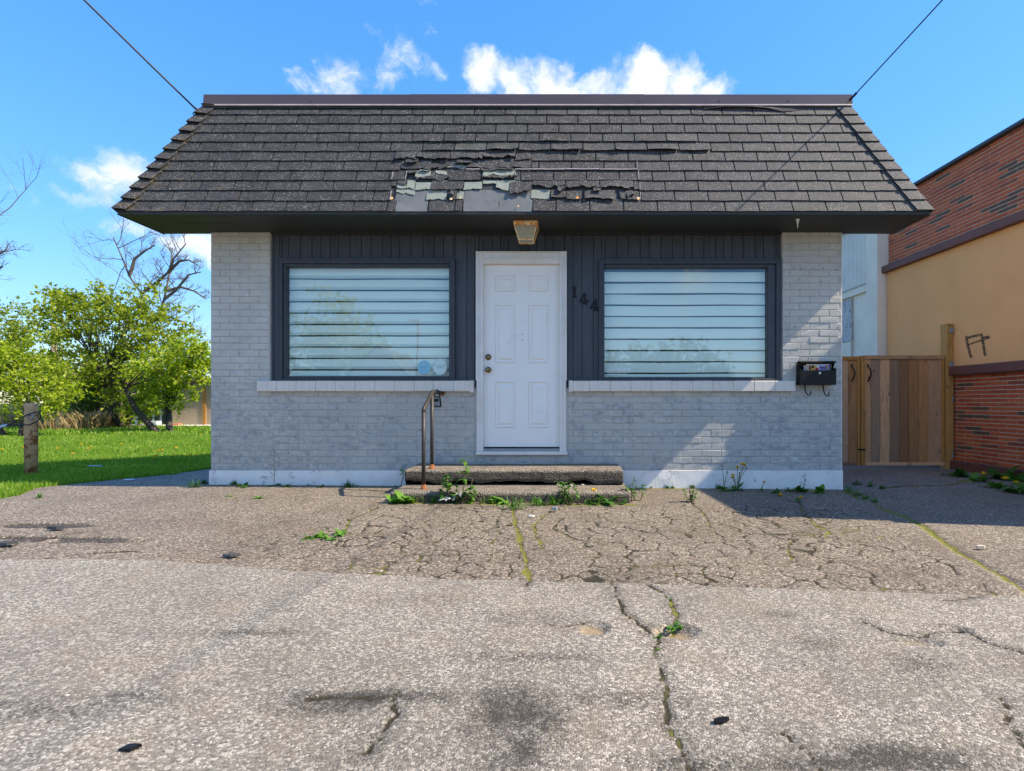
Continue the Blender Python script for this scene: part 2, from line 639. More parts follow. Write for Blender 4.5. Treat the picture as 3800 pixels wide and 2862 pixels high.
NEW_CRACKS = [
    (PD([(1325, 1262), (1330, 1285), (1341, 1310), (1352, 1330), (1395, 1368), (1420, 1385), (1418, 1410), (1428, 1440), (1436, 1470), (1441, 1492), (1433, 1520), (1440, 1560), (1452, 1590), (1475, 1645), (1490, 1680)]), 0.0040, 0.5),
    (PD([(1404, 1268), (1432, 1290), (1447, 1303), (1463, 1322), (1464, 1352), (1440, 1372)]), 0.006, 0.75),
    (PD([(1865, 1348), (1935, 1372), (1985, 1380), (2040, 1368), (2075, 1362), (2130, 1392), (2180, 1405), (2230, 1420)]), 0.0055, 0.12),
    (PD([(2150, 1508), (2172, 1550), (2185, 1580), (2212, 1612), (2235, 1640)]), 0.0042, 0.0),
    (PD([(1690, 1585), (1725, 1615), (1750, 1645), (1770, 1680)]), 0.0035, 0.0),
    (PD([(852, 1508), (846, 1535), (850, 1550), (815, 1600), (790, 1640)]), 0.0045, 0.0),
    (PD([(668, 1512), (760, 1508), (800, 1516), (840, 1510)]), 0.006, 0.0),
    (PD([(1140, 1256), (1141, 1270)]), 0.006, 0.0),
    (PD([(2120, 1290), (2080, 1300), (2040, 1302)]), 0.004, 0.0),
    (PD([(1190, 1350), (1230, 1356), (1262, 1352)]), 0.003, 0.0),
]


def pave(name, X, Y, F, mat, cracks, network=0.0, near=False, zoff=0.0, kill=None):
    wx = X + 0.035 * (fbm(X * 6, Y * 6, 11) - .5) + 0.02 * (vnoise(X * 25, Y * 25, 12) - .5)
    wy = Y + 0.035 * (fbm(X * 6, Y * 6, 13) - .5) + 0.02 * (vnoise(X * 25, Y * 25, 14) - .5)
    crack = np.zeros(X.shape)
    moss = np.zeros(X.shape)
    stain_shade = np.zeros(X.shape)
    sand = np.zeros(X.shape)
    z = gz(X, Y) + zoff + 0.016 * (fbm(X * .9, Y * .9, 3) - .5) * np.clip(-Y * 2, 0, 1)
    z = z + 0.0045 * (fbm(X * 5, Y * 5, 4) - .5)
    if network:
        # alligator cracking over the middle of the forecourt
        w = np.clip((X + 2.3 + .5 * fbm(X * 2, Y * 2, 40)) * 1.2, 0, 1) * np.clip((-Y - 0.75) * 2.2, 0, 1) * np.clip((np.interp(Y, [-3.5, -.65, 0], [2.2, 2.85, 3.05]) - X) * 8, 0, 1)
        w2 = np.clip(np.abs(X + 5.5) * 0 + 0.35, 0, 1)
        wxx = X + 0.13 * (fbm(X * 4, Y * 4, 21) - .5) + 0.03 * (vnoise(X * 22, Y * 22, 22) - .5)
        wyy = Y + 0.13 * (fbm(X * 4, Y * 4, 23) - .5) + 0.03 * (vnoise(X * 22, Y * 22, 24) - .5)
        d = cells(wxx, wyy, 0.205, 77, 0.85)
        z = z + 0.010 * w * (fbm(X * 3.6, Y * 3.6, 26) - .5)
        inten = np.clip(fbm(X * 2.6, Y * 2.6, 33) * 2.2 - 0.65, 0, 1)
        wd = 0.0024 + 0.0026 * inten
        c1 = np.clip(1.6 - d / wd, 0, 1) * np.maximum(w * (0.55 + .45 * inten), 0.3 * w2 * (inten > .55))
        crack = np.maximum(crack, c1)
        moss = np.maximum(moss, c1 * np.clip(fbm(X * 2.1 + 7, Y * 2.1, 37) * 2.6 - .95, 0, 1) * w * .8)
        d2 = cells(wxx + 5, wyy + 3, 0.15, 91, 0.9)
        c2 = np.clip(1.4 - d2 / 0.0035, 0, 1) * w * np.clip(fbm(X * 1.7, Y * 1.7, 44) * 3 - 1.25, 0, 1) * .85
        crack = np.maximum(crack, c2)
        d, t = pdist(wx, wy, MOSS_LINE)
        ww = 0.005 + 0.024 * vnoise(t * 24, t * 0, 51)
        moss = np.maximum(moss, np.clip(1.5 - d / ww, 0, 1))
        z = z - 0.012 * np.exp(-(d / .03) ** 2)
        # mottled darker rim along the foot of the wall, dirt by the steps
        stain_shade = np.maximum(stain_shade, 0.45 * np.exp(-np.abs(Y) / .28) * fbm(X * 5, Y * 5, 60) * (X < 3.1) * (X > -3.9))
        stain_shade = np.maximum(stain_shade, 0.6 * np.exp(-(np.hypot((X + .5) / 1.5, (Y + 1.05) / .18)) ** 2) * fbm(X * 6, Y * 6, 61))
        ml = np.exp(-((Y + 1.0) / .05) ** 2) * (np.abs(X + .45) < 1.15) * (fbm(X * 8, Y * 8, 62) > .45)
        moss = np.maximum(moss, ml * .75)
        ml2 = np.exp(-((Y + .05) / .035) ** 2) * (X > -3.8) * (X < 3.0) * (fbm(X * 5, Y * 5, 63) > .48)
        moss = np.maximum(moss, ml2 * .7)
        # broken-out patch on the left
        for (a, b_, r1, r2) in ((-3.75, -1.95, .45, .10), (-3.1, -2.35, .5, .09), (-3.6, -2.3, .3, .06)):
            g = np.exp(-((wx - a) / r1) ** 2 - ((wy - b_) / r2) ** 2)
            br = np.clip((g * (0.4 + 1.2 * fbm(X * 9, Y * 9, 71)) - .42) * 5, 0, 1)
            z = z - 0.014 * br
            stain_shade = np.maximum(stain_shade, br * .75)
    for pts, wdt, ms in cracks:
        lo = np.min([[p[0], p[1]] for p in pts], 0) - .3
        hi = np.max([[p[0], p[1]] for p in pts], 0) + .3
        mk = (X > lo[0]) & (X < hi[0]) & (Y > lo[1]) & (Y < hi[1])
        if not mk.any():
            continue
        d, t = pdist(wx[mk], wy[mk], pts)
        ww = wdt * (0.35 + 1.3 * vnoise(t * 21, t * 0, int(wdt * 9999)))
        c_ = np.clip(1.6 - d / ww, 0, 1)
        crack[mk] = np.maximum(crack[mk], c_)
        moss[mk] = np.maximum(moss[mk], np.clip(1.7 - d / (ww * 1.15), 0, 1) * ms * (0.35 + .9 * vnoise(t * 23, t * 0 + 2, 5)))
        stain_shade[mk] = np.maximum(stain_shade[mk], 0.35 * np.exp(-(d / .05) ** 2) * (1 if near else .5))
    if near:
        for (dx, dy, rx, ry, dep, sd) in ((1283, 1363, .055, .05, .022, .8), (1457, 1367, .085, .06, .03, .75), (1360, 1338, .02, .02, .008, .7), (1990, 1392, .07, .03, .018, .35), (2065, 1365, .05, .03, .015, .1)):
            c0 = gD(dx, dy)
            q = ((wx - c0.x) / rx) ** 2 + ((wy - c0.y) / ry) ** 2
            pit = np.clip(1.5 - q, 0, 1)
            pit = pit * pit * (3 - 2 * pit)
            z = z - dep * pit
            sand = np.maximum(sand, np.clip(pit * 1.3 - .35, 0, 1) * sd)
            rim = np.exp(-((np.sqrt(q) - 1.25) / .25) ** 2) * ((wy - c0.y) > -ry * .2)
            stain_shade = np.maximum(stain_shade, rim * .55)
        for (dx, dy, rx, ry, a) in ((1120, 1545, .16, .13, .75), (1110, 1630, .08, .12, .6), (800, 1512, .26, .05, .75), (700, 1530, .2, .07, .45), (60, 1535, .3, .07, .4), (250, 1510, .25, .05, .35), (520, 1372, .3, .04, .4),  # leftmost spots: the overhead cable's shadow streak painted into the mask
                                    (1350, 1520, .25, .06, .35), (1770, 1395, .12, .08, .3), (1960, 1650, .25, .07, .8), (1820, 1660, .2, .04, .7), (1500, 1660, .2, .05, .5), (1990, 1440, .12, .09, .35), (1680, 1330, .1, .05, .4), (1120, 1340, .25, .09, .25), (880, 1300, .3, .1, .2), (1150, 1425, .3, .04, .35)):
            c0 = gD(dx, dy)
            g = np.exp(-((X - c0.x) / rx) ** 2 - ((Y - c0.y) / ry) ** 2)
            stain_shade = np.maximum(stain_shade, 1.3 * a * np.clip(g * (0.45 + 1.1 * fbm(X * 14, Y * 14, 81)), 0, 1))
        spk = np.clip((vnoise(X * 38, Y * 38, 91) - .90) * 9, 0, 1) * np.clip(fbm(X * 2, Y * 2, 92) * 2 - .5, 0, 1)
        stain_shade = np.maximum(stain_shade, spk * .8)
    z = z - 0.010 * np.clip(crack, 0, 1) * (1 - .5 * np.clip(moss, 0, 1))
    if kill is not None:
        z = z - 0.045 * np.clip(kill(X, Y) * 25 + .3, 0, 1)
    V = np.stack([X, Y, z], -1).reshape(-1, 3)
    me = npmesh(name, V, F, mat, True, {'crack': crack.ravel(), 'moss': moss.ravel(), 'stain_shade': stain_shade.ravel(), 'sand': sand.ravel()})
    o = link(name, me)
    tag(o, kind='structure')
    return o


# forecourt of old cracked asphalt, its front edge follows the seam to the newer layer
nx, ny = 1350, 330
xs = np.linspace(-5.9, 6.3, nx)
X, T = np.meshgrid(xs, np.linspace(0, 1, ny))
Y = (seam(X) - .03) * (1 - T) + 0.02 * T
i = np.arange(nx * ny).reshape(ny, nx)
F = np.stack([i[:-1, :-1], i[:-1, 1:], i[1:, 1:], i[1:, :-1]], -1).reshape(-1, 4)
pave('forecourt_pavement', X, Y, F, M['asphalt_old'], OLD_CRACKS, 1.0, kill=lawn_d)

nx, ny = 860, 180
xs = np.linspace(-5.0, 5.2, nx)
X, T = np.meshgrid(xs, np.linspace(0, 1, ny))
Y = -5.0 * (1 - T) + seam(X) * T
i = np.arange(nx * ny).reshape(ny, nx)
F = np.stack([i[:-1, :-1], i[:-1, 1:], i[1:, 1:], i[1:, :-1]], -1).reshape(-1, 4)
near_o = pave('street_side_pavement', X, Y, F, M['asphalt_new'], NEW_CRACKS, 0.0, True, 0.009)

X, Y, F = grid(-5.8, -3.78, 0.02, 3.7, 0.03)
pave('side_path', X, Y, F, M['asphalt_drive'], [], 0, zoff=0.0, kill=lawn_d)
X, Y, F = grid(3.0, 6.4, 0.02, 12.0, 0.03)
pave('driveway', X, Y, F, M['asphalt_drive'], [(PD([(1850, 1062), (1950, 1050), (2050, 1048), (2100, 1035)]), .02, .8), (PD([(1980, 1080), (2090, 1100), (2200, 1105)]), .006, 0.)], 0)
X, Y, F = grid(-60, 60, -60, -4.95, 1.0)
pave('road', X, Y, F, M['asphalt_drive'], [], 0, zoff=-0.02)
# strip of old asphalt left and right of the detailed sheets
for nm, a, b_ in (('side_pavement', -60, -5.85), ('side_pavement', 6.25, 60)):
    X, Y, F = grid(a, b_, -4.97, -1.0 if a < 0 else 0.1, 0.4)
    pave(nm, X, Y, F, M['asphalt_old'], [], 0, zoff=-0.012)
for a, b_ in ((-60, -4.98), (5.18, 60)):
    X, Y, F = grid(a, b_, -4.98, -2.85, 0.4)
    pave('outer_pavement', X, Y, F, M['asphalt_new'], [], 0, zoff=-0.004)

# lawn: soil sheet and grass
X, Y, F = grid(-70, -3.6, -1.1, 70, 0.35)
zl = gz(X, Y) - 0.02 + 0.05 * (fbm(X * .3, Y * .3, 17) - .5) * np.clip(Y * .3, 0, 1)
inside = lawn_d(X, Y)
zl = zl - 0.05 * (inside < -0.15)
lm = npmesh('lawn', np.stack([X, Y, zl], -1).reshape(-1, 3), F, M['soil'], True)
tag(link('lawn', lm), kind='structure')


def leafmat(name, c1, c2, c3=None, trans=0.35, rough=0.5):
    m, nt, b = newmat(name)
    g = nd(nt, 'ShaderNodeNewGeometry')
    r_ = g.outputs['Random Per Island']
    stops = [(0.0, c1), (0.6, c2), (1.0, c3 or c2)]
    c = ramp(nt, r_, stops)
    c = mixc(nt, mapr(nt, noise(nt, g.outputs['Position'], 0.9, 3), 0.35, 0.65, 0, 0.6), c, tuple((x + y) * .42 for x, y in zip(c1, c2)))
    setb(nt, b, col=c, rough=rough, spec=0.3)
    tr = nd(nt, 'ShaderNodeBsdfTranslucent', {}, {'Color': mixc(nt, 1.0, c, (1.35, 1.5, 0.6), 'MULTIPLY')})
    mx = nd(nt, 'ShaderNodeMixShader', {}, {0: trans, 1: b.outputs[0], 2: tr.outputs[0]})
    nt.links.new(mx.outputs[0], nt.nodes['Material Output'].inputs[0])
    return m


M['grass'] = leafmat('grass_blades', (0.08, 0.18, 0.012), (0.21, 0.36, 0.02), (0.48, 0.52, 0.14), .45)


def blades(n, xr, yr, hmin, hmax, wid, test, dens=None, seed=1, lean=0.5):
    r_ = np.random.default_rng(seed)
    x = r_.uniform(xr[0], xr[1], n)
    y = r_.uniform(yr[0], yr[1], n)
    k = test(x, y)
    x, y = x[k], y[k]
    n = len(x)
    Z = y + CAM_D
    h = r_.uniform(hmin, hmax, n) * (0.6 + .8 * fbm(x * 1.3, y * 1.3, 3))
    w = wid * (1 + np.clip(Z - 6, 0, 20) * .13) * r_.uniform(.7, 1.3, n)
    a = r_.uniform(0, 2 * np.pi, n)
    l = r_.uniform(0, lean, n) * h
    la = r_.uniform(0, 2 * np.pi, n)
    z0 = gz(x, y) - 0.02 + 0.05 * (fbm(x * .3, y * .3, 17) - .5) * np.clip(y * .3, 0, 1)
    ca, sa = np.cos(a) * w / 2, np.sin(a) * w / 2
    lx, ly = np.cos(la) * l, np.sin(la) * l
    V = np.stack([np.stack([x - ca, y - sa, z0], 1), np.stack([x + ca, y + sa, z0], 1),
                  np.stack([x + ca * .7 + lx * .35, y + sa * .7 + ly * .35, z0 + h * .6], 1), np.stack([x - ca * .7 + lx * .35, y - sa * .7 + ly * .35, z0 + h * .6], 1),
                  np.stack([x + lx, y + ly, z0 + h], 1)], 1).reshape(-1, 3)
    b0 = np.arange(n)[:, None] * 5
    F = np.concatenate([b0 + np.array([[0, 1, 2]]), b0 + np.array([[0, 2, 3]]), b0 + np.array([[3, 2, 4]])], 0)
    return V, F


def in_view(x, y):
    return (x > -1.12 * (y + CAM_D) - .6) & (lawn_d(x, y) > -0.03)


parts = []
V1, F1 = blades(160000, (-9.5, -3.7), (-1.0, 3.2), .03, .085, .0085, in_view, seed=2)
V2, F2 = blades(150000, (-16, -3.7), (3.2, 8), .035, .10, .011, in_view, seed=3)
V3, F3 = blades(90000, (-30, -3.7), (8, 20), .05, .14, .02, in_view, seed=4)
Vg = np.concatenate([V1, V2, V3])
Fg = np.concatenate([F1, F2 + len(V1), F3 + len(V1) + len(V2)])
tag(link('grass', npmesh('grass', Vg, Fg, M['grass'])), 'bright green lawn grass beside and behind the grey building', 'grass', kind='stuff')


# ------------------------------------------------------------------ house materials
def painted_brick():
    m, nt, b = newmat('grey_painted_brick')
    p = pos(nt)
    base = mixc(nt, mapr(nt, noise(nt, p, 2.2, 6, 0.6), 0.35, 0.68), (0.54, 0.525, 0.465), (0.44, 0.43, 0.385))
    k = mapr(nt, rnd(nt), 0, 1, 0.88, 1.10)
    base = mixc(nt, 1.0, base, nd(nt, 'ShaderNodeCombineColor', {}, {0: k, 1: k, 2: k}).outputs[0], 'MULTIPLY')
    # worn blue-grey undercoat, mostly low on the wall
    zz = nd(nt, 'ShaderNodeSeparateXYZ', {}, {0: p}).outputs[2]
    zz = math_(nt, 'ADD', zz, mapr(nt, noise(nt, p, 2.6, 5, .65), .25, .75, -.45, .45))
    low = mapr(nt, zz, 1.35, 0.85, -0.05, 0.055)
    base = mixc(nt, math_(nt, 'MULTIPLY', mapr(nt, zz, 1.35, 0.85), mapr(nt, noise(nt, p, 3.0, 5, .6), .35, .65, .25, .8)), base, (0.405, 0.405, 0.385))
    w = noise(nt, scalev(nt, p, (1, 1, 1.6)), 11.0, 8, 0.74)
    w = math_(nt, 'ADD', w, low)
    w = math_(nt, 'ADD', w, mapr(nt, rnd(nt), 0, 1, -0.09, 0.09))
    base = mixc(nt, mapr(nt, w, 0.55, 0.70, 0, 0.55), base, (0.165, 0.185, 0.205))
    base = mixc(nt, mapr(nt, noise(nt, p, 34, 6, 0.8), 0.63, 0.67, 0, 0.9), base, (0.10, 0.112, 0.125))
    base = mixc(nt, mapr(nt, noise(nt, scalev(nt, p, (1, 1, 0.25)), 9, 5, 0.7), 0.62, 0.8, 0, 0.35), base, (0.30, 0.29, 0.26))
    base = mixc(nt, mapr(nt, noise(nt, p, 15, 4, 0.6), 0.60, 0.68, 0, 0.7), base, (0.60, 0.585, 0.56))
    setb(nt, b, col=base, rough=0.55, spec=0.4)
    h = math_(nt, 'ADD', noise(nt, p, 55, 6, 0.7), math_(nt, 'MULTIPLY', noise(nt, p, 180, 3, 0.7), 0.4))
    setb(nt, b, normal=bump(nt, h, 0.55, 0.006))
    return m


def shingle_mat(name, a, b_, speck):
    m, nt, b = newmat(name)
    p = pos(nt)
    o = rnd(nt)
    c = mixc(nt, mapr(nt, noise(nt, p, 4.0, 6, 0.7), .32, .68), a, b_)
    c = mixc(nt, mapr(nt, noise(nt, scalev(nt, p, (3.0, 1, .35)), 5.0, 5, .65), .52, .72, 0, .55), c, tuple(x * .45 for x in a))
    k = mapr(nt, o, 0, 1, 0.78, 1.22)
    c = mixc(nt, 1.0, c, nd(nt, 'ShaderNodeCombineColor', {}, {0: k, 1: k, 2: k}).outputs[0], 'MULTIPLY')
    xx = nd(nt, 'ShaderNodeSeparateXYZ', {}, {0: p}).outputs
    # ochre lichen on the left end of the roof
    li = math_(nt, 'ADD', noise(nt, p, 13, 5, 0.7), mapr(nt, xx[0], -4.4, -1.8, 0.10, -0.06))
    c = mixc(nt, mapr(nt, li, 0.62, 0.74, 0, 0.55), c, (0.17, 0.115, 0.035))
    # lighter towards the right
    c = mixc(nt, mapr(nt, xx[0], 0.2, 3.6, 0.0, 0.55), c, (0.100, 0.096, 0.094))
    vo = nd(nt, 'ShaderNodeTexVoronoi', {}, {'Vector': p, 'Scale': 205})
    spk_ = mapr(nt, noise(nt, p, 7.0, 4, .6), .3, .7, .06, -.05)
    sr = nd(nt, 'ShaderNodeSeparateColor', {}, {0: vo.outputs['Color']}).outputs
    c = mixc(nt, mapr(nt, math_(nt, 'SUBTRACT', sr[0], spk_), speck, speck + 0.03), c, (0.34, 0.32, 0.295))
    c = mixc(nt, mapr(nt, sr[1], 0.72, 0.8, 0, 0.55), c, (0.02, 0.02, 0.022))
    setb(nt, b, col=c, rough=0.75, spec=0.5)
    setb(nt, b, normal=bump(nt, math_(nt, 'ADD', vo.outputs['Distance'], noise(nt, p, 35, 4, 0.7)), 0.6, 0.005))
    return m


def wood_mat(name, a, b_, c3, rand=0.3, grain=(14, 14, 0.9)):
    m, nt, b = newmat(name)
    p = pos(nt)
    o = rnd(nt)
    off = nd(nt, 'ShaderNodeCombineXYZ', {}, {0: math_(nt, 'MULTIPLY', o, 31.0), 1: 0.0, 2: math_(nt, 'MULTIPLY', o, 17.0)}).outputs[0]
    pv = nd(nt, 'ShaderNodeVectorMath', {'operation': 'ADD'}, {0: p, 1: off}).outputs[0]
    g = noise(nt, scalev(nt, pv, grain), 4.0, 6, 0.65, 1.2)
    g2 = nd(nt, 'ShaderNodeMath', {'operation': 'FRACT'}, {0: math_(nt, 'MULTIPLY', o, 7.31)}).outputs[0]
    c = ramp(nt, g2, [(0, a), (.3, b_), (.55, c3), (.8, a), (1, tuple(x * .8 for x in c3))])
    c = mixc(nt, mapr(nt, g, 0.3, 0.7, 0, .75), c, mixc(nt, 1.0, c, (.5, .45, .4), 'MULTIPLY'))
    k = mapr(nt, o, 0, 1, 1 - rand, 1 + rand)
    c = mixc(nt, 1.0, c, nd(nt, 'ShaderNodeCombineColor', {}, {0: k, 1: k, 2: k}).outputs[0], 'MULTIPLY')
    kn = nd(nt, 'ShaderNodeTexVoronoi', {}, {'Vector': scalev(nt, pv, (7.5, 7.5, 3.2)), 'Scale': 1.0}).outputs['Distance']
    c = mixc(nt, mapr(nt, kn, 0.10, 0.05, 0, 0.85), c, (0.05, 0.03, 0.018))
    c = mixc(nt, mapr(nt, noise(nt, scalev(nt, pv, (3, 3, 1.2)), 2.0, 4), 0.62, 0.75, 0, 0.6), c, (0.09, 0.065, 0.045))
    setb(nt, b, col=c, rough=0.75, spec=0.25, normal=bump(nt, g, 0.35, 0.004))
    return m


M['brick'] = painted_brick()
M['mortar'] = plain('painted_mortar', (0.50, 0.49, 0.45), (0.38, 0.375, 0.35), 7, 0.75, 0.5, 70)
M['plinth'] = plain('white_foundation_paint', (0.84, 0.815, 0.765), (0.72, 0.70, 0.65), 5, 0.5, 0.5, 14, dirt=((0.34, 0.32, 0.29), 7, 0.58))
M['sill'] = plain('white_painted_sill', (0.74, 0.69, 0.61), (0.63, 0.58, 0.51), 14, 0.5, 0.4, 60, stretch=(3, 1, 0.4), dirt=((0.32, 0.27, 0.22), 16, 0.66))
M['siding'] = plain('dark_blue_grey_boards', (0.047, 0.053, 0.063), (0.068, 0.077, 0.09), 5, 0.5, 0.3, 50, spec=0.4, rand=0.12, stretch=(6, 6, 0.6))
M['frame_dark'] = plain('dark_window_frame', (0.037, 0.041, 0.052), (0.052, 0.058, 0.07), 7, 0.45, 0.2, 40)
M['soffit'] = plain('dark_soffit', (0.028, 0.030, 0.028), (0.036, 0.037, 0.034), 2, 0.6, 0.15, 30)
M['shingle'] = shingle_mat('weathered_black_shingle', (0.023, 0.023, 0.0245), (0.046, 0.044, 0.042), 0.925)
M['shingle_faded'] = shingle_mat('faded_olive_shingle', (0.048, 0.045, 0.036), (0.068, 0.070, 0.068), 0.94)
M['felt'] = plain('bare_grey_felt', (0.155, 0.165, 0.17), (0.11, 0.12, 0.125), 5, 0.9, 0.4, 90, dirt=((0.06, 0.06, 0.06), 30, 0.62))
M['felt_dark'] = plain('dark_roofing_underlay', (0.05, 0.053, 0.055), (0.035, 0.036, 0.038), 8, 0.9, 0.4, 90)
M['felt_green'] = plain('pale_green_torn_underlay', (0.20, 0.225, 0.19), (0.255, 0.27, 0.23), 20, 0.9, 0.6, 70, dirt=((0.06, 0.06, 0.06), 24, 0.60))
M['fascia'] = plain('brown_metal_fascia', (0.085, 0.055, 0.052), (0.105, 0.072, 0.07), 1.5, 0.32, 0.08, 6, spec=0.6)
M['lip'] = plain('pale_drip_edge', (0.42, 0.37, 0.36), (0.30, 0.25, 0.24), 9, 0.4, 0.1, 30)
M['white'] = plain('white_door_paint', (0.87, 0.84, 0.78), (0.83, 0.805, 0.75), 3, 0.38, 0.06, 25, dirt=((0.74, 0.725, 0.70), 2.6, 0.60))
M['trim'] = plain('aged_white_trim', (0.78, 0.75, 0.70), (0.68, 0.645, 0.59), 5, 0.45, 0.15, 40, dirt=((0.42, 0.36, 0.29), 13, 0.63))
M['brass'] = plain('tarnished_brass', (0.28, 0.19, 0.07), (0.16, 0.11, 0.05), 40, 0.35, 0.2, 90, metal=0.9)
M['metal_dark'] = plain('black_metal', (0.006, 0.006, 0.0065), (0.010, 0.010, 0.0105), 12, 0.45, 0.1, 60, spec=0.25)
M['rail'] = plain('rusty_bare_steel_rail', (0.060, 0.050, 0.042), (0.036, 0.031, 0.027), 18, 0.5, 0.4, 70, metal=0.3, dirt=((0.13, 0.06, 0.03), 14, 0.66))
M['rust'] = plain('rust', (0.30, 0.10, 0.025), (0.17, 0.055, 0.018), 30, 0.8, 0.6, 80)
M['rustwhite'] = plain('rusty_white_lamp_metal', (0.95, 0.82, 0.55), (0.90, 0.62, 0.28), 40, 0.5, 0.3, 80, dirt=((0.78, 0.29, 0.035), 24, 0.47))
M['interior'] = plain('unlit_room', (0.05, 0.05, 0.05), (0.04, 0.04, 0.04), 1, 0.9, 0)
M['blind'] = plain('pale_blind_fabric', (0.88, 0.885, 0.83), (0.85, 0.855, 0.80), 3, 0.7, 0.1, 200, rand=0.03)
M['sheer_shade'] = plain('sheer_shaded_blind_band', (0.60, 0.66, 0.635), (0.56, 0.62, 0.60), 3, .7, 0)  # sheer fabric tone, darkened to carry the slat shading
M['paper'] = plain('white_paper', (0.72, 0.72, 0.70), (0.6, 0.6, 0.58), 30, 0.6, 0.2, 60)
M['galv'] = plain('galvanised_steel', (0.34, 0.36, 0.38), (0.26, 0.28, 0.30), 20, 0.45, 0.1, 60, metal=0.5)
M['chrome'] = plain('bright_steel', (0.6, 0.6, 0.6), None, 20, 0.25, 0.0, 60, metal=1.0)


def glass_mat():
    m, nt, b = newmat('window_glass')
    ge = nd(nt, 'ShaderNodeNewGeometry')
    cs = math_(nt, 'ABSOLUTE', nd(nt, 'ShaderNodeVectorMath', {'operation': 'DOT_PRODUCT'}, {0: ge.outputs['Incoming'], 1: ge.outputs['True Normal']}).outputs['Value'])
    fr = math_(nt, 'ADD', 0.115, math_(nt, 'MULTIPLY', 0.885, math_(nt, 'POWER', math_(nt, 'SUBTRACT', 1.0, cs, clamp=True), 5.0)))
    wv_ = bump(nt, noise(nt, pos(nt), 2.2, 2, 0.5), 0.05, 0.02)
    gl = nd(nt, 'ShaderNodeBsdfGlossy', {}, {'Color': (0.95, 0.98, 1.0), 'Roughness': 0.0, 'Normal': wv_})
    tr = nd(nt, 'ShaderNodeBsdfTransparent', {}, {'Color': (0.90, 0.985, 0.94)})
    mx = nd(nt, 'ShaderNodeMixShader', {}, {0: fr, 1: tr.outputs[0], 2: gl.outputs[0]})
    nt.links.new(mx.outputs[0], nt.nodes['Material Output'].inputs[0])
    return m


M['glass'] = glass_mat()

# ------------------------------------------------------------------ the house
WL, WR = -3.82, 3.07            # wall ends
ZS = 2.81                       # soffit height
PL_IN, PR_IN = -3.17, 2.42      # inner edges of the brick piers
Z_PL, Z_SILL0, Z_SILL1 = 0.185, 1.044, 1.158
DX0, DX1 = -0.915, 0.062        # door opening
Z_DB = 0.352                    # underside of the door sill
house = thing('shop_building', 'small single-storey grey painted brick building with dark shingled mansard roof and white door', 'building', (-0.375, 0.6, 0))

body = MB()
# side walls and rear wall, unseen; rear slope shaped for the lawn shadow
for x0, x1 in ((WL + .01, WL + .14), (WR - .14, WR - .01)):
    body.prism([(0.03, -.1), (3.3, -.1), (3.3, 1.45), (0.45, 4.05), (0.03, 4.05)], x0, x1, 'x')
body.box(WL + .14, WR - .14, 3.2, 3.3, -.1, 1.45)
body.build('side_and_rear_wall', M['mortar'], house)
rr = MB()
rr.add([(WL - .02, 3.4, 1.42), (WR + .02, 3.4, 1.42), (WR + .02, .42, 4.10), (WL - .02, .42, 4.10), (WR + .02, .02, 4.10), (WL - .02, .02, 4.10)], [(0, 1, 2, 3), (3, 2, 4, 5)])
rr.build('rear_roof', M['felt_dark'], house)  # out of view, pitched to cast the wedge of shadow on the lawn
core = MB()
JY = 0.0055
core.box(WL + .004, PL_IN, JY, 0.2, -.1, ZS)
core.box(PR_IN, WR - .004, JY, 0.2, -.1, ZS)
core.box(PL_IN, DX0, JY, 0.2, -.1, Z_SILL0 + .04)
core.box(DX1, PR_IN, JY, 0.2, -.1, Z_SILL0 + .04)
core.box(DX0, DX1, JY, 0.2, -.1, Z_DB)
wall = core.build('front_wall', M['mortar'], house)
# painted bricks
CH = (ZS - Z_PL) / 36.0
PITCH = 0.2145
brick_meshes = []
for k in range(6):
    b_ = MB()
    b_.cbox(-.5, .5, 0, 1, -.5, .5, .03)
    v = np.array(b_.v)
    brick_meshes.append(v)
bf = b_.f
cache = {}


def brick_mesh(L, var, mat, depth=.035, h=CH, jt=.0055, prefix='brick'):
    key = (round(L, 3), var, mat.name, prefix)
    if key not in cache:
        r_ = random.Random(hash(key) & 0xffff)
        b2 = MB()
        b2.cbox(-L / 2 + jt / 2, L / 2 - jt / 2, 0, depth, -h / 2 + jt / 2, h / 2 - jt / 2, .0042)
        v = np.array(b2.v)
        v[:, 0] += np.array([r_.uniform(-.0018, .0018) for _ in v])
        v[:, 1] += np.array([r_.uniform(-.0015, .0015) for _ in v])
        v[:, 2] += np.array([r_.uniform(-.0016, .0016) for _ in v])
        cache[key] = mkmesh(prefix, v, b2.f, mat)
    return cache[key]


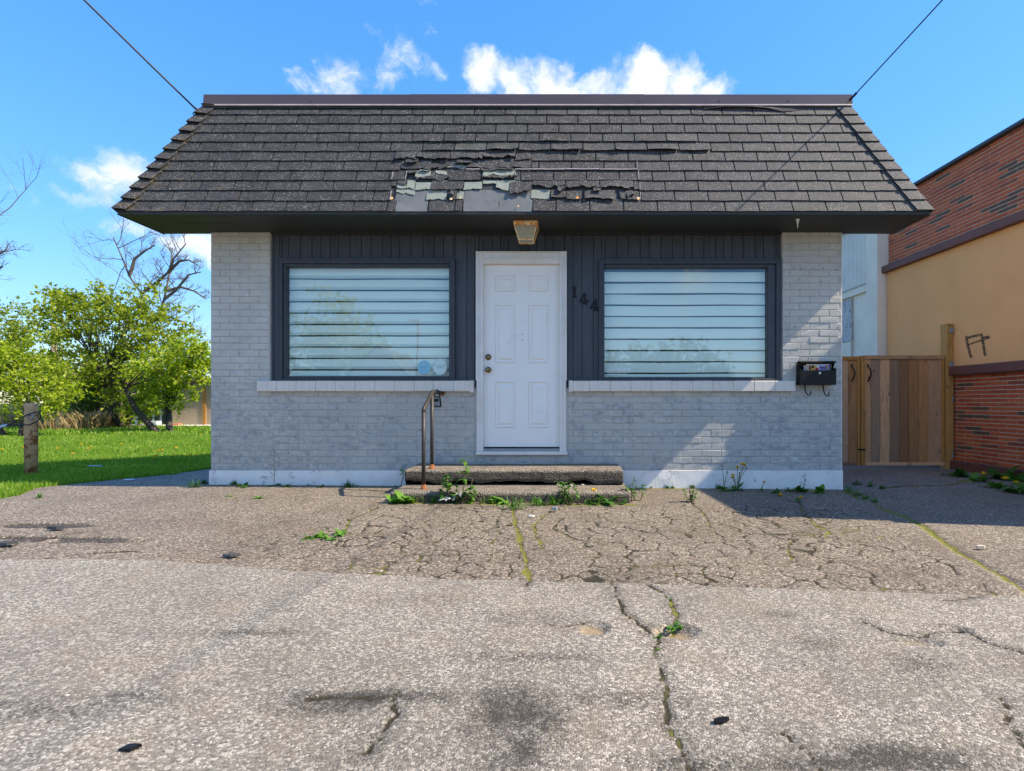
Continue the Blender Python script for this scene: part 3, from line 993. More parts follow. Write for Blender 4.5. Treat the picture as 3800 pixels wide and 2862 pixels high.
blist = []
for c in range(36):
    zc = Z_PL + CH * (c + .5)
    if zc < Z_SILL0 + CH * .3:
        spans = [(WL, DX0 - .02), (DX1 + .02, WR)]
        if zc + CH / 2 < Z_DB + .02:
            spans = [(WL, WR)]
    else:
        spans = [(WL, PL_IN), (PR_IN, WR)]
    for a, e in spans:
        x = WL - PITCH * (.5 if c % 2 else 0.0) - .003
        while x < e - .004:
            x0, x1 = max(x, a), min(x + PITCH, e)
            if x1 - x0 > .03:
                blist.append(((x0 + x1) / 2, zc, x1 - x0))
            x += PITCH
random.seed(11)
order = sorted(range(len(blist)), key=lambda i: math.hypot(blist[i][0] * .8, blist[i][1] - CAM_H))
off = woff(wall)
rest = MB()
for n_, i_ in enumerate(order):
    x, z, L = blist[i_]
    L = round(L / .002) * .002
    y = random.uniform(-.0025, .002)
    me = brick_mesh(L, random.randrange(4), M['brick'])
    if n_ < 300:
        o = link('brick', me, wall, (x - off.x, y - off.y, z - off.z))
        o.rotation_euler = (random.uniform(-.008, .008), random.uniform(-.006, .006), random.uniform(-.004, .004))
    else:
        vv = np.empty(len(me.vertices) * 3, np.float32)
        me.vertices.foreach_get('co', vv)
        rest.add(vv.reshape(-1, 3) + np.array([x, y, z]), [tuple(p.vertices) for p in me.polygons])
tag(rest.build('outer_bricks', M['brick'], wall), kind='stuff')

# foundation band
for a, e in ((WL - .008, -1.58), (.645, WR + .006)):
    fb = MB()
    n = 60
    v, f = [], []
    for i in range(n + 1):
        x = a + (e - a) * i / n
        w = .004 * (vnoise(x * 7, 1.0, 2) - .5)
        for (yy, zz) in ((.05, Z_PL + .004 * (vnoise(x * 9, 4., 3) - .5)), (-.012 + w, Z_PL - .004), (-.014 - w, .09), (-.012 + w, -.09), (.05, -.09)):
            v.append((x, yy, zz))
    for i in range(n):
        for k in range(4):
            f.append((i * 5 + k, i * 5 + 5 + k, i * 5 + 6 + k, i * 5 + 1 + k))
    f.append((0, 1, 2, 3, 4))
    f.append(tuple(n * 5 + k for k in (4, 3, 2, 1, 0)))
    fb.add(v, f)
    fb.build('foundation_band', M['plinth'], house)

# sills: a row of painted rowlock pieces under each window
for a, e, cap in ((-3.29, -.945, 1), (.092, 2.545, -1)):
    s_ = MB()
    s_.box(a + .004, e - .004, -.045, .19, Z_SILL0 + .004, Z_SILL1 - .004)
    so = s_.build('sill', M['mortar'], house)
    n = 11
    for k in range(n):
        xa, xb = a + (e - a) * k / n, a + (e - a) * (k + 1) / n
        b_ = MB().cbox(xa + .0012, xb - .0012, -.052 + random.uniform(-.0015, .0015), .14, Z_SILL0 + random.uniform(-.001, .001), Z_SILL1 + random.uniform(-.001, .001), .005)
        b_.build('sill_brick', M['sill'], so)
    xe = e - .035 if cap > 0 else a
    MB().cbox(xe - .002, xe + .037, -.060, .06, Z_SILL0 - .012, Z_SILL1 + .003, .004).build('sill_end_cap', M['sill'], so)

# vertical boards between the piers
SY = 0.045
bx = []
x = PL_IN - .02
while x < PR_IN:
    w = random.choice((.10, .128, .128, .09, .128))
    bx.append((x, min(x + w, PR_IN + .015)))
    x += w
WINS = [(-3.085, -1.165, 1.150, 2.487), (.433, 2.402, 1.150, 2.482)]
bk = MB()
for a, e, lo, hi in ((PL_IN - .02, WINS[0][0], 1.07, ZS), (WINS[0][1], DX0, 1.07, ZS), (DX1, WINS[1][0], 1.07, ZS), (WINS[1][1], PR_IN + .02, 1.07, ZS), (WINS[0][0], WINS[0][1], WINS[0][3], ZS), (DX0, DX1, 2.56, ZS), (WINS[1][0], WINS[1][1], WINS[1][3], ZS)):
    bk.box(a, e, SY + .012, .2, lo, hi)
sid = bk.build('board_siding', M['frame_dark'], house)
for a, e in bx:
    segs = []
    for (p, q) in ((a, e),):
        lo = 1.155
        blk = [(w[0] + .02, w[1] - .02, w[3] - .02) for w in WINS] + [(DX0 + .02, DX1 - .02, 2.545)]
        cuts = [(p, q, lo)]
        for (l, r_, top) in blk:
            nc = []
            for (a1, e1, z1) in cuts:
                if e1 <= l or a1 >= r_:
                    nc.append((a1, e1, z1))
                else:
                    if a1 < l: nc.append((a1, l, z1))
                    if e1 > r_: nc.append((r_, e1, z1))
                    nc.append((max(a1, l), min(e1, r_), top))
            cuts = nc
        for (a1, e1, z1) in cuts:
            if e1 - a1 > .012:
                MB().cbox(a1 + .0022, e1 - .0022, SY + random.uniform(-.001, .001), SY + .03, z1, ZS - .045, .003).build('board', M['siding'], sid)
MB().cbox(PL_IN, PR_IN, .012, .06, ZS - .045, ZS - .002, .004).build('top_trim_board', M['soffit'], house)

# windows
GL = [(-3.012, -1.222, 1.212, 2.412), (.482, 2.272, 1.200, 2.402)]
windows = []
for (a, e, lo, hi), (g0, g1, gz0, gz1), nm in zip(WINS, GL, ('left', 'right')):
    fr = MB()
    t = .045
    fr.cbox(a, a + t, -.004, .09, lo, hi, .005)
    fr.cbox(e - t, e, -.004, .09, lo, hi, .005)
    fr.cbox(a + t, e - t, -.004, .09, hi - t, hi, .005)
    fr.cbox(a + t, e - t, -.004, .09, lo, lo + .035, .005)
    w = fr.build('window', M['frame_dark'], house)
    st = MB()
    st.cbox(a + t - .002, g0, .022, .12, lo + .033, hi - t, .004)
    st.cbox(g1, e - t + .002, .022, .12, lo + .033, hi - t, .004)
    st.cbox(g0, g1, .022, .12, gz1, hi - t + .002, .004)
    st.cbox(g0, g1, .022, .12, lo + .033, gz0, .004)
    st.build('glazing_stop', M['frame_dark'], w)
    # bead line round the casing
    bd = MB()
    bd.cbox(a - .012, a + .012, -.012, .05, lo, hi + .012, .004)
    bd.cbox(e - .012, e + .012, -.012, .05, lo, hi + .012, .004)
    bd.cbox(a + .012, e - .012, -.012, .05, hi - .012, hi + .012, .004)
    bd.build('casing_bead', M['frame_dark'], w)
    p_ = MB().add([(g0 - .01, .065, gz0 - .01), (g1 + .01, .065, gz0 - .01), (g1 + .01, .065, gz1 + .01), (g0 - .01, .065, gz1 + .01)], [(0, 1, 2, 3)]).build('pane', M['glass'], w)
    windows.append(w)
    # pale roller-slat blind behind the glass
    bl = thing('window_blind', 'pale horizontal slat blind behind the %s shop window' % nm, 'blind', ((g0 + g1) / 2, .115, gz0), 'blinds behind the shop windows')
    pitch = .1262
    ztop = gz1 + .03
    k = 0
    first = .115 if nm == 'left' else .145
    z = gz1 - first + pitch
    while z > gz0 - .02:
        zb, zt = z - pitch + .0075, z - .0075
        n = 7
        nxs = 12
        v, f = [], []
        for j in range(nxs + 1):
            x = g0 - .03 + (g1 - g0 + .06) * j / nxs
            sag = .008 * (vnoise(x * 1.7, z * 7, 19) - .5) + .002 * (vnoise(x * 7, z * 5, 29) - .5)
            for i in range(n):
                t_ = i / (n - 1)
                v.append((x, .112 + .012 * t_ - .006 * math.sin(t_ * math.pi), zb + (zt - zb) * t_ + sag))
        for j in range(nxs):
            for i in range(n - 1):
                f.append((j * n + i, j * n + n + i, j * n + n + i + 1, j * n + i + 1))
        so_ = MB().add(v, f).build('slat', M['blind'], bl, True)
        if nm == 'left':
            MB().box(g0 - .012 + .01 * random.random(), g1 + .03, .1085, .1105, zb - .001, zb + .026 + .004 * random.random()).build('sheer_shade_band', M['sheer_shade'], so_)  # slat shading put in as a darker sheer strip along the lower edge
        z -= pitch
    MB().cbox(g0 - .03, g1 + .03, .12, .17, gz1 + .02, gz1 + .08, .004).build('head_rail', M['blind'], bl)
    MB().cbox(g0 - .02, g1 + .02, .106, .13, gz0 + .002, gz0 + .022, .004).build('bottom_rail', M['blind'], bl)
MB().box(WL + .15, WR - .15, .9, .92, -.05, 2.78).build('inner_partition', M['interior'], house)
MB().box(WL + .15, WR - .15, .2, .9, 2.76, 2.79).build('ceiling_panel', M['interior'], house)

# writing and stickers on the glass
M['sticker_blue'] = plain('blue_sticker', (0.24, 0.52, 0.62), (0.28, 0.56, 0.65), 8, 0.4, 0)
M['sticker_pale'] = plain('pale_mint_sticker', (0.62, 0.78, 0.72), (0.66, 0.80, 0.74), 8, 0.4, 0)
M['ink'] = plain('teal_ink', (0.11, 0.26, 0.30), (0.13, 0.28, 0.32), 8, 0.5, 0)
M['ink_blue'] = plain('faded_blue_ink', (0.13, 0.40, 0.53), (0.13, 0.40, 0.53), 8, 0.5, 0)
M['vinyl'] = plain('white_vinyl_lettering', (0.92, 0.92, 0.90), (0.9, 0.9, 0.88), 8, 0.4, 0)


def disc(c, rx, rz, y, t=.0008, n=40):
    return MB().prism([(c[0] + rx * math.cos(2 * math.pi * k / n), c[1] + rz * math.sin(2 * math.pi * k / n)) for k in range(n)], y, y + t)


GY = .0645
pb = at(1574, 1364, GY)
sb = disc((pb.x, pb.z), .073, .077, GY - .0012).build('sticker', M['sticker_blue'], windows[0])
tag(sb, 'round blue sticker with faded lettering')
text_mesh('sticker_text', 'DEFINE IT', .027, M['ink_blue'], sb, (pb.x, GY - .0016, pb.z - .008), 'CENTER', .0003)
pm = at(1633, 1362, GY)
sm = disc((pm.x, pm.z), .080, .093, GY - .0012).build('sticker', M['sticker_pale'], windows[0])
tag(sm, 'round pale seal sticker')
text_mesh('sticker_text', 'ACCREDITED', .0225, M['ink'], sm, (pm.x, GY - .0016, pm.z + .006), 'CENTER', .0003)
text_mesh('sticker_text', 'MEMBER', .0225, M['ink'], sm, (pm.x, GY - .0016, pm.z - .018), 'CENTER', .0003)
rg = MB()
n = 48
v, f = [], []
for k in range(n):
    th = 2 * math.pi * k / n
    for (rx, rz) in ((.067, .078), (.0655, .0765)):
        v.append((pm.x + rx * math.cos(th), GY - .0016, pm.z + rz * math.sin(th)))
for k in range(n):
    f.append((2 * k, (2 * k + 2) % (2 * n), (2 * k + 3) % (2 * n), 2 * k + 1))
rg.add(v, f)
for k in range(40):
    th = 2 * math.pi * k / 40
    cx, cz = pm.x + .0735 * math.cos(th), pm.z + .0855 * math.sin(th)
    if k % 7 != 6:
        rg.box(cx - .0028, cx + .0028, GY - .0017, GY - .0013, cz - .0022, cz + .0022)
for sgn in (-1, 1):
    for k in (-1, 0, 1):
        rg.box(pm.x + k * .022 - .0025, pm.x + k * .022 + .0025, GY - .0017, GY - .0013, pm.z + sgn * (.043 - abs(k) * .003) - .002, pm.z + sgn * (.043 - abs(k) * .003) + .002)
rg.build('seal_ring', M['ink'], sm)
pt = at(2251, 1379, GY)
tx = text_mesh('window_lettering', 'dōTERRA', .058, M['vinyl'], windows[1], (pt.x, GY - .001, pt.z), 'LEFT', .0003)
wx_ = max(v.co.x for v in tx.data.vertices) - min(v.co.x for v in tx.data.vertices)
k_ = .262 / wx_
x0_ = min(v.co.x for v in tx.data.vertices)
for v in tx.data.vertices:
    v.co.x = x0_ + (v.co.x - x0_) * k_
tw = text_mesh('window_lettering', 'Wellness Advocate', .027, M['vinyl'], windows[1], (pt.x + .012, GY - .001, pt.z - .037), 'LEFT', .0003)
MB().box(pt.x + .012, pt.x + .248, GY - .0012, GY - .0008, pt.z - .0135, pt.z - .012).build('lettering_rule', M['vinyl'], windows[1])

# door
LX0, LX1, LZ0, LZ1 = -.845, -.005, .432, 2.437
dr = MB()
dr.cbox(DX0, LX0 + .002, -.018, .11, .392, 2.558, .006)
dr.cbox(LX1 - .002, DX1, -.018, .11, .392, 2.558, .006)
dr.cbox(LX0 + .002, LX1 - .002, -.0165, .11, LZ1 - .002, 2.558, .006)
df = dr.build('door_frame', M['trim'], house)
ds = MB()
for a, e in ((DX0 + .042, LX0 + .006), (LX1 - .006, DX1 - .042)):
    ds.cbox(a, e, -.03, .02, .392, 2.47, .005)
ds.cbox(DX0 + .042, DX1 - .042, -.0295, .02, 2.4705, 2.495, .005)
ds.build('door_stop', M['trim'], df)
MB().cbox(DX0 - .006, DX0 + .018, -.03, .03, 1.16, 2.562, .004).cbox(DX1 - .018, DX1 + .006, -.03, .03, 1.16, 2.562, .004).build('brick_mould', M['trim'], df)
MB().cbox(DX0 - .008, DX1 + .008, -.03, .1, 2.556, 2.566, .003).build('drip_cap', M['trim'], df)
th_ = MB().cbox(DX0 - .005, DX1 + .012, -.045, .1, Z_DB, .392, .006)
th_.build('threshold', M['trim'], df)
MB().cbox(LX0 + .0, LX1 - .0, -.03, .09, .393, .420, .004).build('sill_plate', M['galv'], df)
MB().box(LX0 + .002, LX1 - .002, .03, .06, .420, .436).build('door_sweep', M['metal_dark'], df)
leaf = MB()
leaf.box(LX0 + .004, LX1 - .004, .034, .072, LZ0, LZ1 - .004)
door = leaf.build('door', M['white'], house)
WD = LX1 - LX0
for r0, r1 in ((2.135, 2.315), (1.355, 1.995), (.645, 1.155)):
    for c0 in (LX0 + .128, LX0 + .128 + .364):
        c1 = c0 + .220
        pn = MB()
        def ring(i0, y0, i1, y1):
            a = [(c0 + i0, y0, r0 + i0), (c1 - i0, y0, r0 + i0), (c1 - i0, y0, r1 - i0), (c0 + i0, y0, r1 - i0)]
            b_ = [(c0 + i1, y1, r0 + i1), (c1 - i1, y1, r0 + i1), (c1 - i1, y1, r1 - i1), (c0 + i1, y1, r1 - i1)]
            pn.add(a + b_, [(k, (k + 1) % 4, (k + 1) % 4 + 4, k + 4) for k in range(4)])
        ring(0, .0338, .008, .0215)
        ring(.008, .0215, .015, .027)
        ring(.015, .027, .020, .0336)
        ring(.020, .0336, .033, .0332)
        ring(.033, .0332, .052, .0195)
        pn.add([(c0 + .052, .0195, r0 + .052), (c1 - .052, .0195, r0 + .052), (c1 - .052, .0195, r1 - .052), (c0 + .052, .0195, r1 - .052)], [(0, 1, 2, 3)])
        pn.build('door_panel', M['white'], door)
for nm, dx, dy, kn in (('deadbolt', 1055, 771.5, False), ('door_knob', 1055, 799, True)):
    c = at(dx * 1.718, dy * 1.718, .03)
    k_ = MB().lathe([(.0, .0), (.031, .0), (.033, -.004), (.031, -.010), (.022, -.014), (.012, -.016)] + ([(.012, -.03), (.022, -.036), (.027, -.048), (.024, -.060), (.010, -.066), (.0, -.067)] if kn else [(.020, -.017), (.020, -.026), (.0, -.027)]), (c.x, c.y, c.z), 22, 'y')
    kk = k_.build(nm, M['brass'], door, True)
    MB().lathe([(0, 0), (.007, 0), (.007, -.003), (0, -.003)], (c.x, c.y - (.0665 if kn else .0265), c.z), 12, 'y').build('keyhole', M['chrome'], kk)
for dx, dy in ((1129, 722), (1128, 735)):
    c = at(dx * 1.718, dy * 1.718, .03)
    MB().lathe([(0, 0), (.005, 0), (.004, -.002), (0, -.002)], (c.x, c.y, c.z), 8, 'y').build('screw_hole', M['metal_dark'], door)

# house number
N1 = [(.30, 0), (.30, .06), (.42, .07), (.42, .80), (.28, .74), (.26, .80), (.45, .98), (.58, 1.0), (.58, .07), (.72, .06), (.72, 0)]
N4 = [(.36, 0), (.36, .055), (.47, .07), (.47, .20), (.04, .20), (.04, .27), (.44, .98), (.62, 1.0), (.62, .32), (.70, .32), (.74, .40), (.80, .40), (.80, .20), (.62, .20), (.62, .07), (.74, .055), (.74, 0)]
for ch, dx, dy in (('1', 1229, 643), ('4', 1250, 657.5), ('4', 1273, 671.5)):
    c = at(dx * 1.718, dy * 1.718, SY)
    H = .128
    q = MB()
    if ch == '1':
        q.prism([(c.x + p[0] * H, c.z + p[1] * H) for p in N1], SY - .014, SY - .001)
    else:
        # outline with its open counter built from straight strokes
        S = lambda a: [(c.x + p[0] * H, c.z + p[1] * H) for p in a]
        q.prism(S([(.47, 0.05), (.62, 0.05), (.62, 1.0), (.47, .94)]), SY - .014, SY - .001)
        q.prism(S([(.04, .26), (.14, .26), (.50, .80), (.50, .97), (.47, .97)]), SY - .0135, SY - .001)
        q.prism(S([(.04, .20), (.84, .20), (.84, .38), (.78, .38), (.74, .30), (.04, .30)]), SY - .0145, SY - .001)
        q.prism(S([(.33, 0), (.78, 0), (.78, .06), (.33, .06)]), SY - .0138, SY - .001)
    q.build('house_number', M['metal_dark'], house)

# ------------------------------------------------------------------ mansard roof
EL, ER, EY, EZ = -4.372, 3.655, -.57, 2.80      # eaves corners
TL, TR, TY, TZ = -3.845, 3.125, -.03, 4.135     # top edge
SLOPE = math.hypot(EY - TY, TZ - EZ)
NV = Vector((0, -(TZ - EZ), TY - EY)).normalized()
NV = Vector((0, -abs(NV.y), abs(NV.z)))
UPV = Vector((0, TY - EY, TZ - EZ)).normalized()
NC = 11
EXP = SLOPE / NC


def RP(x, s, lift=0.0):
    p = Vector((x, EY, EZ)) + UPV * s + NV * lift
    return (p.x, p.y, p.z)


def hipL(s):
    return EL + (TL - EL) * s / SLOPE


def hipR(s):
    return ER + (TR - ER) * s / SLOPE


deck = MB()
BK = .05
deck.add([RP(EL + .01, 0, -.006), RP(ER - .01, 0, -.006), RP(TR, SLOPE, -.006), RP(TL, SLOPE, -.006), (EL + .01, BK, EZ), (ER - .01, BK, EZ), (TR, BK, TZ), (TL, BK, TZ)],
         [(0, 1, 2, 3), (0, 3, 7, 4), (1, 5, 6, 2), (4, 7, 6, 5), (3, 2, 6, 7)])
roof = deck.build('mansard_roof', M['felt_dark'], house)
so = MB().box(EL + .012, ER - .012, EY + .006, BK - .002, EZ - .022, EZ - .002)
so.box(WL, WR, .05, .22, ZS - .002, ZS + .05)
soff = so.build('soffit', M['soffit'], house)
MB().box(EL + .004, EL + .014, EY + .004, BK, EZ - .028, EZ + .01).box(ER - .014, ER - .004, EY + .004, BK, EZ - .028, EZ + .01).box(EL + .014, ER - .014, EY - .001, EY + .006, EZ - .026, EZ + .004).build('eaves_edge', M['soffit'], house)
MB().box(-3.95, -3.4, -.30, -.1, EZ - .0245, EZ - .0215).build('soffit_hatch', M['soffit'], soff)


def slab(P, name, mat, parent, t=.006, mid=None):
    """thin sheet over a grid of points P[i][j], thickened along the roof normal"""
    ni, nj = len(P), len(P[0])
    v = [P[i][j] for i in range(ni) for j in range(nj)]
    nrm = NV * t
    v2 = [(p[0] - nrm.x, p[1] - nrm.y, p[2] - nrm.z) for p in v]
    N = ni * nj
    f = [(i * nj + j, i * nj + j + 1, i * nj + nj + j + 1, i * nj + nj + j) for i in range(ni - 1) for j in range(nj - 1)]
    rim = [j for j in range(nj)] + [i * nj + nj - 1 for i in range(1, ni)] + [(ni - 1) * nj + j for j in range(nj - 2, -1, -1)] + [i * nj for i in range(ni - 2, 0, -1)]
    f += [(rim[k], rim[k] + N, rim[(k + 1) % len(rim)] + N, rim[(k + 1) % len(rim)]) for k in range(len(rim))]
    return MB().add(v + v2, f).build(name, mat, parent)


# damaged zone per course (photo-measured x ranges where normal shingles are gone)
def z8(zx, row):
    s = (row + .5) * EXP
    Zd = CAM_D + EY + (TY - EY) * s / SLOPE
    return ((1400 + zx / 2.1686) - PX0) * Zd / FPX


GONE = {0: [(150, 415), (690, 1250)], 1: [(120, 2112)], 2: [(120, 2100)], 3: [(125, 1112)], 4: [(150, 1240)], 5: [(150, 1240)]}
GONE = {r: [(z8(a, r), z8(b_, r)) for a, b_ in l] for r, l in GONE.items()}
TAB = .3335
random.seed(23)
phase = random.uniform(0, TAB)
for r in range(NC):
    s0, s1 = r * EXP, min((r + 1) * EXP + .03, SLOPE - .004)
    lift0 = .014
    x = hipL(s0) - TAB + ((phase + (TAB / 2 if r % 2 else 0) + random.uniform(-.02, .02)) % TAB)
    while x < hipR(0):
        a, e = x, x + TAB
        x = e
        segs = [(a, e)]
        for g0, g1 in GONE.get(r, []):
            ns = []
            for (p, q) in segs:
                if q <= g0 or p >= g1:
                    ns.append((p, q))
                else:
                    if p < g0: ns.append((p, g0))
                    if q > g1: ns.append((g1, q))
            segs = ns
        for (p, q) in segs:
            # clip to the hips
            lb, lt = max(p, hipL(s0) + .02), max(p, hipL(s1) + .02)
            rb, rt = min(q, hipR(s0) - .02), min(q, hipR(s1) - .02)
            if rb - lb < .02 or rt - lt < .005:
                continue
            gp = .0058
            mt_ = M['shingle']
            if -1.5 < p < .25 and r >= 6 and random.random() < .35 or (-1.6 < p < 1.2 and random.random() < .08):
                mt_ = M['shingle_faded']
            curl = .004 if (r == 6 and -1.0 < p < 1.3) else 0
            if r in (6, 7) and -1.6 < p < 1.3:
                curl = random.uniform(.012, .03) if r == 6 else random.uniform(.004, .012)
            j0, j1 = random.uniform(-.002, .002), random.uniform(-.002, .002)
            P = []
            for i in range(4):
                t_ = i / 3
                s = s0 + (s1 - s0) * t_
                row = []
                for j in range(5):
                    u = j / 4
                    xx = (lb + gp + (lt - lb) * t_) * (1 - u) + (rb - gp + (rt - rb) * t_) * u
                    ss = s + ((j0 * (1 - u) + j1 * u) + .007 * (vnoise(xx * 14, r * 3.3, 7) - .5)) * (1 - t_)
                    if i == 0 and curl:
                        ss += .007 * (vnoise(xx * 20, r, 8) - .3)
                    lf = lift0 * (1 - t_) + .002 + (curl * (1 - t_) ** 2 * (0.4 + .9 * vnoise(xx * 9, r, 4))) + .0015 * (vnoise(xx * 8, s * 9, 3) - .5)
                    row.append(RP(xx, ss, lf))
                P.append(row)
            slab(P, 'shingle', mt_, roof, .0055)


def torn(zx0, zx1, row, v0, v1, mat, lift=.008, rag=.02, side=.01, name='torn_shingle', curl=0.0, seed=1):
    """ragged scrap: v0..v1 within the course (0 bottom edge, 1 top)"""
    x0, x1 = z8(zx0, row), z8(zx1, row)
    s0, s1 = (row + v0) * EXP, (row + v1) * EXP + .012
    n = max(6, int((x1 - x0) / .016))
    P = []
    for i in range(4):
        t_ = i / 3
        rowp = []
        for j in range(n + 1):
            u = j / n
            xx = x0 + (x1 - x0) * u
            sh = side * (vnoise(t_ * 4 + seed, 3.1 * seed, 5) - .5) * (1 - t_) * (1 if j in (0, n) else .3)
            rg_ = 1.7 * rag * (vnoise(xx * 9, seed * 1.7, 6) + .35 * vnoise(xx * 31, seed * 2.7, 7) + .2 * vnoise(xx * 80, seed * 3.1, 8) - .6)
            s = (s0 + rg_) * (1 - t_) + s1 * t_
            lf = lift * (1 - .6 * t_) + curl * (1 - t_) ** 2 * (vnoise(xx * 12, seed, 9)) + .003 * vnoise(xx * 20, t_ * 5, seed)
            rowp.append(RP(xx + sh, s, lf))
        P.append(rowp)
    return slab(P, name, mat, roof, .006)


G_, K_, F_ = M['felt_green'], M['shingle'], M['felt']
sd = 0
for (a, e, row, v0, v1, mt, lf, rg_, cu) in (
    # bare lower courses: lighter felt tabs
    (152, 405, 0, .02, 1.0, F_, .004, .004, 0), (694, 975, 0, .02, .95, F_, .005, .004, 0), (980, 1248, 0, .02, 1.05, F_, .0035, .004, 0), (700, 1240, 1, 0, 1.0, F_, .002, .004, 0), (150, 400, 1, 0, 1.0, F_, .002, .004, 0),
    # pale green torn underlay
    (150, 300, 1, .62, 1.15, G_, .008, .05, .01), (400, 560, 1, .05, .95, G_, .008, .02, .004), (640, 697, 1, .15, .9, G_, .006, .02, 0), (1240, 1392, 1, .1, 1.05, G_, .006, .03, 0),
    (160, 232, 2, .1, .6, G_, .010, .02, .004), (240, 304, 2, .0, .95, G_, .012, .03, .006), (310, 438, 2, .05, .75, G_, .010, .02, .006), (700, 842, 2, .12, .8, G_, .010, .03, .006), (960, 1160, 2, .0, .95, G_, .014, .06, .012), (850, 965, 2, .62, .95, G_, .008, .03, 0),
    (310, 430, 3, .3, .95, G_, .012, .03, .004), (850, 1110, 3, .45, 1.05, G_, .014, .03, .006), (860, 985, 4, .0, .35, G_, .016, .04, .004), (560, 722, 4, .25, 1.0, G_, .006, .02, 0),
    # dark torn scraps
    (565, 640, 1, .0, .95, K_, .014, .03, .012), (1395, 1518, 1, .12, 1.0, K_, .016, .025, .014), (1524, 1648, 1, .05, .9, K_, .017, .02, .014), (1668, 1915, 1, .05, .95, K_, .018, .02, .016), (1953, 2110, 1, .05, .9, K_, .017, .03, .016),
    (118, 158, 2, .3, 1.0, K_, .012, .02, .0), (165, 232, 2, .6, 1.05, K_, .014, .03, .008), (438, 694, 2, .0, .95, K_, .018, .02, .008), (1070, 1245, 2, -.55, .75, K_, .030, .06, .02), (1250, 1512, 2, .28, 1.1, K_, .018, .05, .012), (1520, 1785, 2, .1, 1.1, K_, .018, .04, .012), (1795, 2060, 2, .12, 1.1, K_, .018, .04, .012), (2064, 2100, 2, .0, 1.1, K_, .014, .03, .006),
    (125, 225, 3, .0, 1.0, K_, .014, .012, .006), (240, 318, 3, .4, 1.1, K_, .018, .05, .012), (320, 440, 3, .02, .5, K_, .016, .04, .006), (430, 580, 3, .05, 1.0, K_, .012, .04, .004), (580, 832, 3, .0, 1.0, K_, .016, .006, .002), (845, 1112, 3, .08, .6, K_, .018, .04, .008),
    (150, 318, 5, .02, 1.0, K_, .020, .035, .03), (322, 588, 5, .05, 1.0, K_, .022, .03, .035), (594, 850, 5, .02, 1.0, K_, .022, .03, .035), (856, 1112, 5, .12, 1.0, K_, .022, .04, .03), (1116, 1242, 5, .02, 1.0, K_, .018, .02, .012),
    (230, 330, 4, .55, 1.25, K_, .026, .06, .03), (640, 760, 4, .5, 1.1, K_, .024, .06, .03), (340, 420, 3, .5, 1.05, G_, .016, .06, .02), (470, 560, 3, .55, .95, G_, .013, .05, .01),
    (1060, 1130, 3, -.1, .5, K_, .028, .06, .03), (1450, 1530, 2, -.1, .5, K_, .026, .06, .03), (1740, 1800, 2, -.25, .5, K_, .026, .07, .03), (2010, 2070, 1, .2, .8, K_, .026, .06, .03), (590, 640, 1, .3, 1.1, K_, .024, .06, .03),
    (145, 190, 4, .0, 1.0, K_, .014, .01, .004), (195, 435, 4, .1, 1.0, K_, .018, .05, .012), (430, 500, 4, .1, .7, K_, .020, .06, .02), (500, 725, 4, .3, 1.05, K_, .010, .05, .004), (722, 985, 4, .15, 1.05, K_, .018, .03, .006), (985, 1240, 4, .2, 1.1, K_, .018, .05, .008), (840, 1100, 4, -.15, .3, K_, .020, .04, .01),
):
    sd += 1
    torn(a, e, row, v0, v1, mt, lf, rg_, .014, 'torn_underlay' if mt is G_ else ('bare_felt' if mt is F_ else 'torn_shingle'), cu, sd)
# exposed pale nail strip and seam edges
for (a, e, row, v) in ((720, 832, 4, .03), (1112, 1248, 4, .03), (1250, 1512, 4, .03), (1518, 1780, 4, .05), (1785, 2090, 4, .02)):
    P = [[RP(z8(a + (e - a) * j / 4, row), (row + v + dv) * EXP + .002 * math.sin(j * 2.1), .022) for j in range(5)] for dv in (0, .075)]
    slab(P, 'nail_strip', M['lip'], roof, .004)
for zx, row, hgt in ((108, 1, .9), (122, 2, .0), (122, 3, .8), (2098, 3, .95), (2108, 2, .75), (232, 3, .9), (2085, 4, .9), (1108, 3, .8), (2113, 1, .8)):
    if hgt > 0:
        x = z8(zx, row)
        P = [[RP(x, (row + .05) * EXP, .021), RP(x + .006, (row + .05) * EXP, .021)], [RP(x + .004, (row + hgt) * EXP, .020), RP(x + .010, (row + hgt) * EXP, .020)]]
        slab(P, 'seam_edge', M['lip'], roof, .003)
for zx, row, v in ((122, 1, .18), (600, 1, .14), (1608, 1, .2), (2095, 1, .15), (670, 1, .25), (1135, 0, .4)):
    c = Vector(RP(z8(zx, row), (row + v) * EXP, .02))
    rr_ = .010 if zx in (670, 1135) else .017
    v_, f_ = [c + NV * .004], []
    ax, bx_ = Vector((1, 0, 0)), UPV
    for k in range(12):
        v_.append(c + (ax * math.cos(k * math.pi / 6) + bx_ * math.sin(k * math.pi / 6)) * rr_)
    f_ = [(0, k + 1, (k + 1) % 12 + 1) for k in range(12)]
    MB().add(v_, f_).build('nail_washer', M['rustwhite'], roof)

